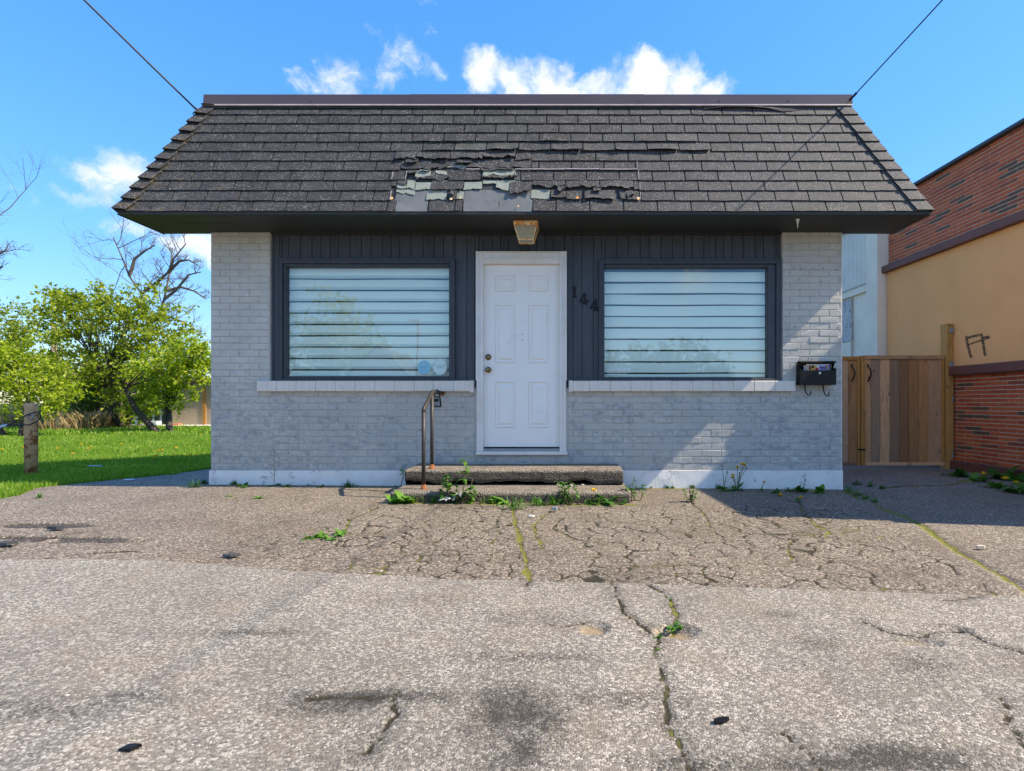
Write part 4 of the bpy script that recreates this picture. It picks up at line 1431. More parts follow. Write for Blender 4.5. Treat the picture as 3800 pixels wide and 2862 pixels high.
# hip caps
for side in (-1, 1):
    hip = hipL if side < 0 else hipR
    for r in range(NC + 1):
        s0 = r * EXP * .985
        s1 = min(s0 + EXP * 1.25, SLOPE)
        wf = .155 if side > 0 else .12
        lf0, lf1 = (.034, .018) if side > 0 else (.062, .022)
        v = []
        dS = side
        for (s, lf) in ((s0, lf0), (s1, lf1)):
            xh = hip(s)
            inner = Vector(RP(xh - dS * wf, s + .006 * (vnoise(s * 30, side, 3) - .5), lf - (.016 if side < 0 else .0)))
            ridge = Vector(RP(xh, s, lf)) + Vector((dS * .010, 0, 0))
            k_ = s / SLOPE
            back = Vector((xh + dS * .014, EY + (TY - EY) * k_ + .115, EZ + (TZ - EZ) * k_)) + Vector((dS * lf * .6, 0, 0))
            back.y = min(back.y, BK + .03)
            v += [inner, (inner + ridge) / 2 + NV * .002, ridge, back]
        f = [(0, 1, 5, 4), (1, 2, 6, 5), (2, 3, 7, 6)]
        t = NV * .007 + Vector((-dS * .004, 0, 0))
        v2 = [Vector(p) - (NV * .007 if q % 4 < 2 else Vector((dS * .006, -.003, 0))) for q, p in enumerate(v)]
        f += [tuple(8 + i for i in reversed(q)) for q in f]
        rim = [0, 1, 2, 3, 7, 6, 5, 4]
        f += [(rim[k], rim[(k + 1) % 8], rim[(k + 1) % 8] + 8, rim[k] + 8) for k in range(8)]
        MB().add(v + v2, f).build('hip_shingle', M['shingle'], roof)
# side slopes
for side in (-1, 1):
    e, t = (EL, TL) if side < 0 else (ER, TR)
    q = [(e + side * .002, EY + .02, EZ), (e + side * .002, BK, EZ), (t + side * .002, BK, TZ), (t + side * .002, TY + .01, TZ)]
    MB().add(q, [(0, 1, 2, 3)]).build('side_slope', M['shingle'], roof)
# lifted strip under the fascia at the right
P = [[RP(1.55 + 1.35 * j / 8, SLOPE - .055 + .018 * math.sin(j * .8) - .03 * (j == 5), .020 + .02 * math.sin(j * .6)) for j in range(9)], [RP(1.55 + 1.35 * j / 8, SLOPE - .004, .016) for j in range(9)]]
slab(P, 'lifted_strip', M['felt_dark'], roof, .004)
P = [[RP(TL + .1 + 5.2 * j / 14, SLOPE - .04 + .004 * math.sin(j * 1.7), .018) for j in range(15)], [RP(TL + .1 + 5.2 * j / 14, SLOPE - .002, .014) for j in range(15)]]
slab(P, 'flashing_strip', M['felt_dark'], roof, .004)

# metal fascia in three lengths
FZ0, FZ1 = 4.132, 4.258
cuts = [TL - .015, at(1523, 380, -.05).x, at(2385, 380, -.05).x, TR + .03]
for k in range(3):
    a, e = cuts[k], cuts[k + 1]
    q = MB().prism([(-.062, FZ0 + .012), (-.055, FZ1 - .006), (-.049, FZ1), (.07, FZ1 - .012), (.07, FZ0 + .012)], a + (.001 if k else 0), e + (.012 if k < 2 else 0), 'x')
    if k % 2:
        q.v = [(p[0], p[1] - .0025, p[2] + .0015) for p in q.v]
    fo = q.build('fascia', M['fascia'], house)
    MB().prism([(-.070, FZ0 - .004), (-.064, FZ0 + .013), (-.02, FZ0 + .013), (-.02, FZ0 - .002)], a + .002, e - .001, 'x').build('drip_edge', M['lip'], fo)
for dx in (672, 1141, 1378, 1553, 1702):
    c = at(dx * 1.718, 215 * 1.718 + 6, -.06)
    MB().lathe([(0, 0), (.007, 0), (.005, -.004), (0, -.004)], (c.x, c.y, c.z), 8, 'y').build('screw_head', M['metal_dark'], house)
# white drip under the soffit, plugs and holes in the right pier
c = at(1723 * 1.718, 806, -.42)
MB().lathe([(0, 0), (.02, 0), (.012, -.02), (.006, -.05), (.002, -.09), (0, -.09)], (c.x, -.42, EZ - .022), 10).build('soffit_hook', M['white'], house)
for sx, sy in ((2945, 998), (2973, 1000), (3016, 998), (3054, 997), (3104, 1002), (3048, 1046), (3047, 1058), (3110, 1216), (2950, 1214), (3000, 1331), (3013, 1335), (928, 1368), (1560, 1595), (2900, 1600), (1345, 1480)):
    c = at(sx, sy, 0)
    MB().lathe([(0, 0), (.0065, 0), (.005, -.003), (0, -.003)], (c.x, -.001, c.z), 8, 'y').build('wall_plug', M['metal_dark'], house)
# thin white corner strip on the right wall end
MB().box(WR + .0005, WR + .010, .012, .3, .02, ZS).build('corner_strip', M['trim'], house)


# ------------------------------------------------------------------ steps
def aggregate(name, lite, mid, dark):
    m, nt, b = newmat(name)
    p = pos(nt)
    vo = nd(nt, 'ShaderNodeTexVoronoi', {}, {'Vector': p, 'Scale': 75})
    r_ = nd(nt, 'ShaderNodeSeparateColor', {}, {0: vo.outputs['Color']}).outputs
    c = ramp(nt, r_[0], [(0, dark), (.35, mid), (.75, mid), (1, lite)])
    c = mixc(nt, mapr(nt, vo.outputs['Distance'], .25, .6), c, dark)
    c = mixc(nt, mapr(nt, noise(nt, p, 6, 5), .4, .7, 0, .5), c, mid)
    # upright faces mixed darker, edge broken by noise
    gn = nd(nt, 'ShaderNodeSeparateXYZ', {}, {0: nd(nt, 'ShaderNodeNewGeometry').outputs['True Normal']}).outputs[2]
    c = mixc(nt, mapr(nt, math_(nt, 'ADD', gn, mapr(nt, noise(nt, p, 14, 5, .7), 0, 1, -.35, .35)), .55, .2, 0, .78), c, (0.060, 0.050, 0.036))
    setb(nt, b, col=c, rough=.85, spec=.25)
    setb(nt, b, normal=bump(nt, math_(nt, 'MULTIPLY', vo.outputs['Distance'], -1.0), 1.0, .012))
    return m


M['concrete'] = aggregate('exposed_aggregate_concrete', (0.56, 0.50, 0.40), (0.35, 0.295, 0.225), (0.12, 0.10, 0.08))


def step_slab(x0, x1, y0, y1, z0, z1, seed, under=0.0):
    """rough concrete block, front face eroded, lower edge broken away by `under`"""
    nx_, nz_ = int((x1 - x0) / .015), 10
    v, f = [], []
    ny_ = 12
    prof_n = nz_ + ny_ + 1
    for i in range(nx_ + 1):
        x = x0 + (x1 - x0) * i / nx_
        brk = under * np.clip(fbm(x * 5., 2. + seed, 8) * 1.6 - .2, 0, 1)
        for k in range(prof_n):
            if k <= nz_:
                t = k / nz_
                z = z0 + brk + (z1 - z0 - brk) * t
                y = y0 + .009 * (fbm(x * 26, z * 26, seed) - .5) + (.012 * (t > .94)) + .006 * (t > .85)
                if under:
                    y += .03 * max(0, .2 - t) * 5 * float(fbm(x * 12, 1., seed + 3))
            else:
                t = (k - nz_) / ny_
                y = y0 + .012 + (y1 - y0 - .012) * t
                z = z1 + .004 * (fbm(x * 9, y * 9, seed + 1) - .5) - (.005 if k == nz_ + 1 else 0)
            xx = x
            if i in (0, nx_):
                xx += .012 * (fbm(y * 15, z * 25, seed + 5) - .5)
            v.append((xx, float(y), float(z)))
    for i in range(nx_):
        for k in range(prof_n - 1):
            f.append((i * prof_n + k, i * prof_n + prof_n + k, i * prof_n + prof_n + k + 1, i * prof_n + k + 1))
    nv = len(v)
    for i, xx in ((0, x0), (nx_, x1)):
        idx = [i * prof_n + k for k in range(prof_n)]
        v.append((xx, y1, z0))
        v.append((xx, y0 + .05, z0))
        c = [nv + 1, *idx, nv] if i == 0 else list(reversed([nv + 1, *idx, nv]))
        f.append(tuple(c))
        nv += 2
    f.append((nv - 4, nv - 2, nv - 1, nv - 3))
    return MB().add(v, f)


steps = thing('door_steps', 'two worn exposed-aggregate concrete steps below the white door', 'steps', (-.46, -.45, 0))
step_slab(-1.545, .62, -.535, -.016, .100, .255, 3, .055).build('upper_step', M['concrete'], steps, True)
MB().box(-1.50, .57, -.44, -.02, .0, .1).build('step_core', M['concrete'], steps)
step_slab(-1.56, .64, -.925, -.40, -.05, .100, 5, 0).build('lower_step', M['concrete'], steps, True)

# ------------------------------------------------------------------ handrail with hanging key box
RX = -1.30
rail = thing('handrail', 'rusty bent pipe handrail standing on the concrete steps', 'handrail', (RX, -.6, .07))
MB().tube([(RX, -.76, .097), (RX, -.765, .5), (RX, -.765, .845)], .0185, 12).build('front_post', M['rail'], rail, True)
MB().tube([(RX, -.43, .25), (RX, -.43, .6), (RX, -.43, 1.015)], .0185, 12).build('rear_post', M['rail'], rail, True)
MB().tube([(RX, -.768, .83), (RX, -.755, .862), (RX, -.60, .935), (RX, -.45, 1.015), (RX, -.42, 1.03), (RX, -.38, 1.031), (RX, -.1, 1.03), (RX + .004, .01, 1.03)], .0195, 12).build('top_pipe', M['rail'], rail, True)
for y, z in ((-.76, .1015), (-.43, .2555)):
    MB().lathe([(0, 0), (.036, 0), (.034, .006), (.024, .012), (.023, .045), (.0, .045)], (RX, y, z - .003), 16).build('base_flange', M['rust'], rail, True)
MB().lathe([(0, 0), (.035, 0), (.035, -.008), (.024, -.02), (0, -.02)], (RX + .004, .0, 1.03), 16, 'y').build('wall_flange', M['rust'], rail, True)
kb = thing('key_lock_box', 'small grey and black key lock box hanging from the handrail', 'lock box', (RX - .003, -.17, .87))
LBX, LBY = RX - .006, -.19
q = [(-.038, .0), (-.044, .012), (-.046, .03), (-.036, .108), (-.030, .116), (.030, .116), (.036, .108), (.046, .03), (.044, .012), (.038, 0)]
MB().prism([(LBX + p[0], .872 + p[1]) for p in q], LBY - .02, LBY + .02).build('case', M['metal_dark'], kb)
M['greyplastic'] = plain('grey_plastic', (0.27, 0.28, 0.28), (0.22, 0.23, 0.23), 20, .45, .1)
MB().prism([(LBX + p[0] * .8, .872 + .012 + p[1] * .80) for p in q], LBY - .025, LBY - .018).build('face_plate', M['greyplastic'], kb)
MB().prism([(LBX - .024, .930), (LBX + .024, .930), (LBX + .022, .958), (LBX + .010, .964), (LBX - .010, .964), (LBX - .022, .958)], LBY - .027, LBY - .024).build('dial_window', M['metal_dark'], kb)
MB().box(LBX - .022, LBX + .022, LBY - .0265, LBY - .0245, .893, .899).build('name_strip', M['metal_dark'], kb)
MB().tube([(LBX - .024, LBY, .98), (LBX - .024, LBY, 1.03), (LBX - .016, LBY, 1.052), (LBX + .01, LBY, 1.056), (LBX + .026, LBY, 1.04), (LBX + .026, LBY, .98)], .0052, 8).build('shackle', M['metal_dark'], kb, True)

# ------------------------------------------------------------------ soffit lamp
lx, ly = (1953 - PX0) * 5.58 / FPX, -.27
lamp = thing('porch_lamp', 'rusty white square lantern lamp under the soffit above the door', 'lamp', (lx, ly, EZ - .022))
zt, zb = EZ - .022, EZ - .20
a, b_ = .118, .074
MB().cbox(lx - a - .006, lx + a + .006, ly - a - .006, ly + a + .006, zt - .026, zt, .004).build('canopy', M['rustwhite'], lamp)
sk = MB()
n = 14
for sx, sy in ((0, -1), (0, 1), (-1, 0), (1, 0)):
    for k in range(n):
        u0, u1 = -a + 2 * a * k / n, -a + 2 * a * (k + 1) / n
        um = (u0 + u1) / 2
        cc_ = lx if sx == 0 else ly
        u0, u1, um = u0 + cc_, u1 + cc_, um + cc_
        pts = [(u0, zt - .026), (u1, zt - .026), (u1, zt - .040), (um + (u1 - um) * .6, zt - .046), (um, zt - .048), (um + (u0 - um) * .6, zt - .046), (u0, zt - .040)]
        if sx == 0:
            sk.prism(pts, ly + sy * (a + .003), ly + sy * (a + .0005), 'y')
        else:
            sk.prism(pts, lx + sx * (a + .003), lx + sx * (a + .0005), 'x')
sk.build('scalloped_skirt', M['rustwhite'], lamp)
fr = MB()
zm = zb + .0
C = [(-1, -1), (1, -1), (1, 1), (-1, 1)]
for sx, sy in C:
    fr.tube([(lx + sx * a, ly + sy * a, zt - .028), (lx + sx * b_, ly + sy * b_, zb)], .0065, 4)
for k in range(4):
    p, q2 = C[k], C[(k + 1) % 4]
    fr.tube([(lx + p[0] * b_, ly + p[1] * b_, zb), (lx + q2[0] * b_, ly + q2[1] * b_, zb)], .0065, 4)
fr.build('cage', M['rustwhite'], lamp)
gm_, nt_, bb_ = newmat('frosted_lamp_glass')
setb(nt_, bb_, col=mixc(nt_, noise(nt_, pos(nt_), 25, 3), (0.30, 0.275, 0.19), (0.40, 0.35, 0.22)), rough=.25, spec=.5)
M['lampglass'] = gm_
for k in range(4):
    p, q2 = C[k], C[(k + 1) % 4]
    i_ = .96
    MB().add([(lx + p[0] * a * i_, ly + p[1] * a * i_, zt - .03), (lx + q2[0] * a * i_, ly + q2[1] * a * i_, zt - .03), (lx + q2[0] * b_ * i_, ly + q2[1] * b_ * i_, zb), (lx + p[0] * b_ * i_, ly + p[1] * b_ * i_, zb)], [(0, 1, 2, 3)]).build('glass_panel', M['lampglass'], lamp)
MB().box(lx - b_ * .95, lx + b_ * .95, ly - b_ * .95, ly + b_ * .95, zb - .001, zb + .002).build('bottom_glass', M['lampglass'], lamp)

# ------------------------------------------------------------------ mailbox with post in it
MX0, MX1, MZ0, MZ1 = 2.570, 2.952, 1.112, 1.268
D_ = .115
mail = thing('mailbox', 'black wall-mounted mailbox with open lid and newspaper hooks on the right pier', 'mailbox', ((MX0 + MX1) / 2, -.05, MZ0))
bx_ = MB()
t = .004
bx_.cbox(MX0, MX1, -D_, -D_ + t, MZ0, MZ1, .0015)
bx_.cbox(MX0, MX0 + t, -D_ + t, -.004, MZ0, MZ1 + .025, .0015)
bx_.cbox(MX1 - t, MX1, -D_ + t, -.004, MZ0, MZ1 + .025, .0015)
bx_.cbox(MX0 + t, MX1 - t, -.008, -.004, MZ0, MZ1 + .085, .0015)
bx_.cbox(MX0 + t, MX1 - t, -D_ + t, -.008, MZ0, MZ0 + t, .0015)
bx_.build('box', M['metal_dark'], mail)
ld = MB()
v = [(MX0 - .004, -.010, MZ1 + .078), (MX1 + .004, -.010, MZ1 + .078), (MX1 + .012, -.085, MZ1 + .098), (MX0 - .012, -.085, MZ1 + .098),
     (MX1 + .006, -.108, MZ1 + .083), (MX0 - .006, -.108, MZ1 + .083)]
ld.add(v, [(0, 1, 2, 3), (3, 2, 4, 5)])
ld.add([(p[0], p[1], p[2] + .004) for p in v], [(3, 2, 1, 0), (5, 4, 2, 3)])
ld.build('lid', M['metal_dark'], mail)
wing = MB()
for s_, x in ((-1, MX0), (1, MX1)):
    wing.prism([(-.010, MZ1 + .02), (-.010, MZ1 + .078), (-.085, MZ1 + .096), (-.05, MZ1 + .03)], x - .002, x + .002, 'x')
wing.build('lid_cheek', M['metal_dark'], mail)
MB().lathe([(0, 0), (.013, 0), (.012, -.005), (.006, -.006), (0, -.006)], ((MX0 + MX1) / 2 + .012, -D_, MZ1 - .03), 16, 'y').build('lock', M['chrome'], mail)
for hx, dp in ((2.655, .0), (2.855, -.01)):
    w = .034 if dp == 0 else .022
    MB().tube([(hx, -.02, MZ0 + .01), (hx + .002, -.03, MZ0 - .05 + dp), (hx + .006, -.05, MZ0 - .09 + dp), (hx + .016, -.075, MZ0 - .112 + dp), (hx + .028, -.09, MZ0 - .105 + dp), (hx + w + .004, -.092, MZ0 - .07 + dp)], .006, 8).build('newspaper_hook', M['metal_dark'], mail, True)
fl = thing('flyer', 'colourful flyer sticking out of the open mailbox', 'flyer', (2.83, -.07, MZ0 + .01))
FX0, FX1, FZ_ = 2.648, 2.905, MZ1 + .068
MB().box(FX0, FX1, -.0725, -.0705, MZ0 + .012, FZ_).build('sheet', M['paper'], fl)
pc = {}
for nm, c in (('tan', (.52, .33, .17)), ('ochre', (.55, .33, .06)), ('navy', (.055, .055, .22)), ('lilac', (.42, .42, .68)), ('red', (.62, .03, .045)), ('slate', (.12, .14, .17)), ('pale', (.7, .66, .6))):
    pc[nm] = plain('print_' + nm, c, tuple(x * .85 for x in c), 60, .45, 0)
for nm, u0, u1, w0, w1 in (('tan', .02, .32, 0, .9), ('ochre', .24, .44, .45, .86), ('ochre', .20, .38, .05, .4), ('slate', .13, .2, .2, .75), ('lilac', .52, .86, 0, .95), ('navy', .57, .86, .2, .42), ('pale', .55, .82, .5, .66), ('tan', .83, .92, .1, .9), ('navy', .925, .99, .02, .96), ('red', .38, .52, .04, .5), ('pale', .42, .47, .16, .34)):
    MB().box(FX0 + (FX1 - FX0) * u0, FX0 + (FX1 - FX0) * u1, -.0725 - .0006 - .0002 * (w1 < .6), -.0727, MZ1 - .005 + .068 * w0, MZ1 - .005 + .07 * w1).build('print_patch', pc[nm], fl)
fl2 = MB().box(2.632, 2.80, -.052, -.050, MZ0 + .012, FZ_ - .012)
tag(fl2.build('envelope', M['paper'], None), 'white envelope behind the flyer in the mailbox', 'envelope')
# dark meter box round the corner
mt = MB().cbox(WR + .0105, WR + .11, .55, .75, 1.18, 1.42, .006).prism([(WR + .0105, 1.42), (WR + .15, 1.42), (WR + .0105, 1.47)], .53, .77)
tag(mt.build('wall_lantern', M['metal_dark'], None), 'small black wall fixture on the side of the grey building above the gate', 'lantern')

# ------------------------------------------------------------------ overhead cables
M['cable'] = plain('black_cable', (0.012, 0.012, 0.014), (0.02, 0.02, 0.02), 20, .5, 0)


def cable(A, V_, length, sag, r_, n=40):
    A, V_ = Vector(A), Vector(V_).normalized()
    pts = []
    for i in range(n + 1):
        t = i / n
        p = A + V_ * length * t
        p.z -= sag * 4 * t * (1 - t) * 0 - sag * t * t
        pts.append(p)
    return pts


A1 = at(734, 412, -.10)
B1 = at(309, 0, -.85)
cb1 = MB().tube(cable(A1, B1 - A1, 12, .9, .011), .0095, 8)
cw = thing('service_cable', 'twisted black overhead cable fixed to the left end of the roof', 'cable', A1)
cb1.build('span', M['cable'], cw, True)
MB().tube([A1, at(715, 420, -.12), at(745, 470, -.07)], .006, 6).tube([A1 + Vector((0, 0, .0)), at(745, 428, -.08), at(762, 415, -.08)], .006, 6).tube([at(728, 410, -.11), at(731, 440, -.1), at(737, 466, -.08)], .004, 6).build('tail_wires', M['cable'], cw, True)
MB().tube([at(722, 398, -.12), at(757, 416, -.06)], .009, 8).build('bracket', M['galv'], cw, True)
A2 = Vector((3.135, -.09, 4.20))
Q2 = Vector((3.53, -.84, 4.64))
cw2 = thing('thin_cable', 'thin black overhead cable fixed to the right end of the roof', 'cable', A2)
MB().tube(cable(A2, Q2 - A2, 12, .35, .008), .0062, 8).build('span', M['cable'], cw2, True)
MB().tube([A2 + Vector((-.03, -.005, -.03)), A2, A2 + (Q2 - A2) * .06], .013, 8).build('anchor', M['metal_dark'], cw2, True)

# ------------------------------------------------------------------ stucco and brick building on the right
M['stucco'] = plain('ochre_stucco', (0.88, 0.43, 0.165), (0.78, 0.37, 0.14), 1.3, 0.85, .5, 120, dirt=((0.74, 0.36, 0.14), 2.0, .60))
M['band'] = plain('maroon_band', (0.17, 0.062, 0.045), (0.135, 0.05, 0.038), 5, .6, .2, 40)
M['mortar_pale'] = plain('pale_mortar', (0.60, 0.52, 0.40), (0.46, 0.39, 0.30), 12, .9, .4, 80)
mr, nt_, bb_ = newmat('red_face_brick')
c_ = ramp(nt_, rnd(nt_), [(0, (.11, .065, .045)), (.10, (.14, .075, .048)), (.2, (.42, .075, .030)), (.6, (.52, .105, .038)), (.85, (.58, .135, .048)), (1, (.46, .088, .036))])
c_ = mixc(nt_, mapr(nt_, noise(nt_, pos(nt_), 30, 5, .7), .45, .8, 0, .6), c_, (.10, .05, .035))
setb(nt_, bb_, col=c_, rough=.7, spec=.3, normal=bump(nt_, noise(nt_, pos(nt_), 90, 5, .7), .4, .004))
M['redbrick'] = mr
BR = Vector((5.80, 2.2, 0))
stb = thing('stucco_building', 'neighbouring building with ochre stucco, maroon bands and red brick', 'building', BR)
stb.rotation_euler = (0, 0, R(2.0))
Y0, Y1 = -4.3, 1.43           # street end and far end along its own wall
ZL0, ZL1, ZU0, ZU1, ZT = 1.325, 1.455, 3.215, 3.335, 4.46
MB().box(.06, 8, Y0, Y1, -.15, ZT).build('masonry_wall', M['mortar_pale'], stb, local=True)
MB().box(.030, .06, Y0 - .03, Y1 + .004, ZL1, ZU0).build('stucco_panel', M['stucco'], stb, local=True)
MB().cbox(-.05, .06, Y0 - .05, Y1 + .02, ZL0, ZL1, .008).build('lower_band', M['band'], stb, local=True)
MB().cbox(-.055, .06, Y0 - .05, Y1 + .09, ZU0, ZU1, .008).build('upper_band', M['band'], stb, local=True)
MB().cbox(-.03, .06, Y0 - .05, Y1 + .01, -.12, .07, .01).build('plinth', M['band'], stb, local=True)
MB().cbox(-.02, .4, Y0 - .05, Y1 + .02, ZT, ZT + .05, .008).build('coping', M['frame_dark'], stb, local=True)
mw = [o for o in stb.children if o.name.startswith('masonry_wall')][0]
rb = []
BH = .0565
for lo, hi in ((.07, ZL0), (ZU1, ZT)):
    n = int(round((hi - lo) / BH))
    h = (hi - lo) / n
    for c in range(n):
        k = 0
        yy = Y1
        while yy > Y0:
            e = yy - (.1425 if (k == 0 and c % 2) else .285)
            e = max(e, Y0)
            if yy - e > .04:
                rb.append(((yy + e) / 2, lo + h * (c + .5), yy - e, h))
            yy = e
            k += 1


def rbkey(t):
    wy = t[0] + BR.y
    # nearest the frame first: bricks towards the far corner are in view
    return 0 if wy > 0.62 else 1


rb_in = [t for t in rb if t[0] + BR.y > .66 - (0.12 if t[1] > 2 else 0)]
rb_out = [t for t in rb if t not in rb_in]
random.seed(5)
random.shuffle(rb_in)
rb_in.sort(key=lambda t: -(abs(t[1] - 1.4) < 1.6))
mcache = {}


def rmesh(L, h):
    key = (round(L, 3), round(h, 4))
    if key not in mcache:
        b2 = MB().cbox(-.0, .05, -L / 2 + .006, L / 2 - .006, -h / 2 + .0068, h / 2 - .0068, .003)
        mcache[key] = mkmesh('brick', b2.v, b2.f, M['redbrick'])
    return mcache[key]


restb = MB()
for n_, (y, z, L, h) in enumerate(rb_in + rb_out):
    x = .051 + random.uniform(-.0015, .0015)
    me = rmesh(L, h)
    if n_ < min(300, len(rb_in)):
        link('brick', me, mw, (x, y, z))
    else:
        vv = np.empty(len(me.vertices) * 3, np.float32)
        me.vertices.foreach_get('co', vv)
        restb.add(vv.reshape(-1, 3) + np.array([x, y, z]), [tuple(p.vertices) for p in me.polygons])
mr2, nt_, bb_ = newmat('red_face_brick_mixed')
c_ = ramp(nt_, nd(nt_, 'ShaderNodeNewGeometry').outputs['Random Per Island'], [(0, (.11, .065, .045)), (.10, (.14, .075, .048)), (.2, (.42, .075, .030)), (.6, (.52, .105, .038)), (.85, (.58, .135, .048)), (1, (.46, .088, .036))])
setb(nt_, bb_, col=mixc(nt_, mapr(nt_, noise(nt_, pos(nt_), 30, 5, .7), .45, .8, 0, .6), c_, (.06, .03, .022)), rough=.7, spec=.3)
tag(restb.build('outer_bricks', mr2, mw, local=True), kind='stuff')
# sprayed mark on the stucco
M['spray'] = plain('faded_black_spray', (0.055, 0.04, 0.03), (0.09, 0.06, 0.04), 60, .9, 0)
ns_ = M['spray'].node_tree
tb_ = nd(ns_, 'ShaderNodeBsdfTransparent')
ms_ = nd(ns_, 'ShaderNodeMixShader', {}, {0: mapr(ns_, noise(ns_, pos(ns_), 38, 6, .8), .34, .62, .1, .95), 1: tb_.outputs[0], 2: ns_.nodes['Principled BSDF'].outputs[0]})
ns_.links.new(ms_.outputs[0], ns_.nodes['Material Output'].inputs[0])


def wall_pt(px, py):
    """point on the stucco face in the building's own frame"""
    c, s_ = math.cos(R(2)), math.sin(R(2))
    d = Vector(((px - PX0) / FPX, 1, (PY0 - py) / FPX))
    o = Vector((0, -CAM_D, CAM_H)) - BR
    # wall plane local x = .03 : x*c + y*s = .03
    t = (.03 - (o.x * c + o.y * s_)) / (d.x * c + d.y * s_)
    p = o + d * t
    return (-p.x * s_ + p.y * c, p.z)


gf = MB()
for pts, w in (([(3585, 1247), (3590, 1275), (3601, 1318), (3606, 1328)], .05), ([(3588, 1256), (3615, 1247), (3646, 1242)], .036), ([(3592, 1281), (3620, 1270), (3646, 1262), (3675, 1252)], .026), ([(3644, 1245), (3650, 1280), (3656, 1322)], .045), ([(3648, 1254), (3672, 1248)], .026)):
    P = [wall_pt(*p) for p in pts]
    for k in range(len(P) - 1):
        a, b_ = Vector(P[k]), Vector(P[k + 1])
        d = (b_ - a)
        nrm = Vector((-d.y, d.x)).normalized() * w * .5
        gf.add([(.0285, a.x + nrm.x, a.y + nrm.y), (.0285, b_.x + nrm.x, b_.y + nrm.y), (.0285, b_.x - nrm.x, b_.y - nrm.y), (.0285, a.x - nrm.x, a.y - nrm.y)], [(0, 1, 2, 3)])
gf.build('sprayed_mark', M['spray'], stb, local=True)

# ------------------------------------------------------------------ white rear building
M['whitewall'] = plain('white_block_wall', (0.90, 0.80, 0.65), (0.78, 0.69, 0.56), 2.2, .8, .3, 40, dirt=((.40, .38, .35), 3, .64))
M['whitesiding'] = plain('white_ribbed_siding', (0.74, 0.70, 0.62), (0.64, 0.61, 0.54), 3, .5, .1, 40)
M['boarded'] = plain('peeling_board', (0.42, 0.42, 0.42), (0.58, 0.58, 0.57), 9, .8, .4, 40, dirt=((.17, .16, .16), 10, .54))
WX = 5.66
wb = thing('white_building', 'white block building with ribbed siding behind the stucco building', 'building', (WX + 1, 6, 0))
MB().box(WX, WX + 5, 3.72, 9.5, -.2, 3.0).build('block_wall', M['whitewall'], wb)
MB().box(WX - .04, WX + .3, 3.66, 4.02, -.2, 4.2).build('block_pilaster', M['whitewall'], wb)
v, f = [], []
ys = []
y = 4.03
while y < 9.4:
    for dy, dx in ((0, 0), (.03, -.022), (.07, -.022), (.10, 0)):
        ys.append((y + dy, dx))
    y += .145
for y, dx in ys:
    v += [(WX - .03 + dx, y, 3.13), (WX - .03 + dx, y, 4.30)]
f = [(2 * k, 2 * k + 1, 2 * k + 3, 2 * k + 2) for k in range(len(ys) - 1)]
MB().add(v, f).build('ribbed_siding', M['whitesiding'], wb)
MB().box(WX, WX + 5, 3.72, 9.5, 3.0, 4.3).build('upper_wall', M['whitesiding'], wb)
MB().cbox(WX - .06, WX, 4.02, 9.5, 3.095, 3.128, .004).build('trim_strip', M['mortar'], wb)
MB().cbox(WX - .05, WX, 4.02, 9.5, 2.97, 3.095, .004).build('lintel_board', M['whitewall'], wb)
MB().cbox(WX - .03, WX + .01, 4.52, 6.6, 2.12, 2.94, .004).build('boarded_window', M['boarded'], wb)
MB().cbox(WX - .035, WX + .01, 4.52, 6.6, 1.3, 2.105, .004).build('lower_board', M['whitewall'], wb)
MB().cbox(WX - .045, WX - .029, 4.50, 4.52, 1.3, 2.97, .003).build('window_trim', M['mortar'], wb)
M['tilebrown'] = plain('brown_roof_tile', (0.22, 0.10, 0.055), (0.15, 0.07, 0.04), 14, .8, .3)
for k in range(24):
    y = 4.06 + k * .22
    MB().tube([(WX - .12, y, 4.33), (WX + .6, y, 4.5)], .085, 8).build('roof_tile', M['tilebrown'], wb, True)

# ------------------------------------------------------------------ wooden gate
M['cedar'] = wood_mat('weathered_cedar_board', (0.66, 0.38, 0.20), (0.54, 0.26, 0.10), (0.38, 0.31, 0.25), .38)
M['cedar_new'] = wood_mat('yellow_cedar_frame', (0.58, 0.30, 0.085), (0.48, 0.23, 0.06), (0.52, 0.27, 0.08), .12)
GYD = 2.15
GX = lambda zx: (3100 + zx / 2.776 - PX0) * (GYD + CAM_D) / FPX
GZ0, GZ1 = -.015, 1.615
g1 = thing('gate', 'wide weathered cedar board gate leaf between the tall post and its partner', 'gate', (5.1, GYD, -.02), 'cedar gate leaves beside the grey building')
MB().cbox(GX(258), GX(303), GYD - .02, GYD + .05, GZ0, GZ1 + .005, .004).build('stile', M['cedar_new'], g1)
MB().cbox(GX(1096), GX(1116), GYD - .018, GYD + .05, GZ0 + .03, GZ1 - .04, .004).build('stile', M['cedar_new'], g1)
MB().cbox(GX(303), GX(1120), GYD - .022, GYD + .05, GZ1 - .045, GZ1 + .012, .004).build('rail', M['cedar'], g1)
MB().cbox(GX(303), GX(1120), GYD - .022, GYD + .05, GZ0, GZ0 + .045, .004).build('rail', M['cedar'], g1)
ed = [305, 365, 461, 560, 659, 756, 857, 957, 1096]
random.seed(3)
for k in range(8):
    MB().cbox(GX(ed[k]) + .002, GX(ed[k + 1]) - .002, GYD + random.uniform(-.006, .004), GYD + .024, GZ0 + .04, GZ1 - .03, .003).build('board', M['cedar'], g1)
g2 = thing('gate', 'narrow cedar board gate leaf next to the grey building', 'gate', (3.8, GYD, -.02), 'cedar gate leaves beside the grey building')
MB().cbox(GX(222), GX(248), GYD - .02, GYD + .05, GZ0, GZ1, .004).build('stile', M['cedar_new'], g2)
MB().cbox(3.12, GX(222), GYD - .022, GYD + .05, GZ1 - .06, GZ1 - .005, .004).build('rail', M['cedar_new'], g2)
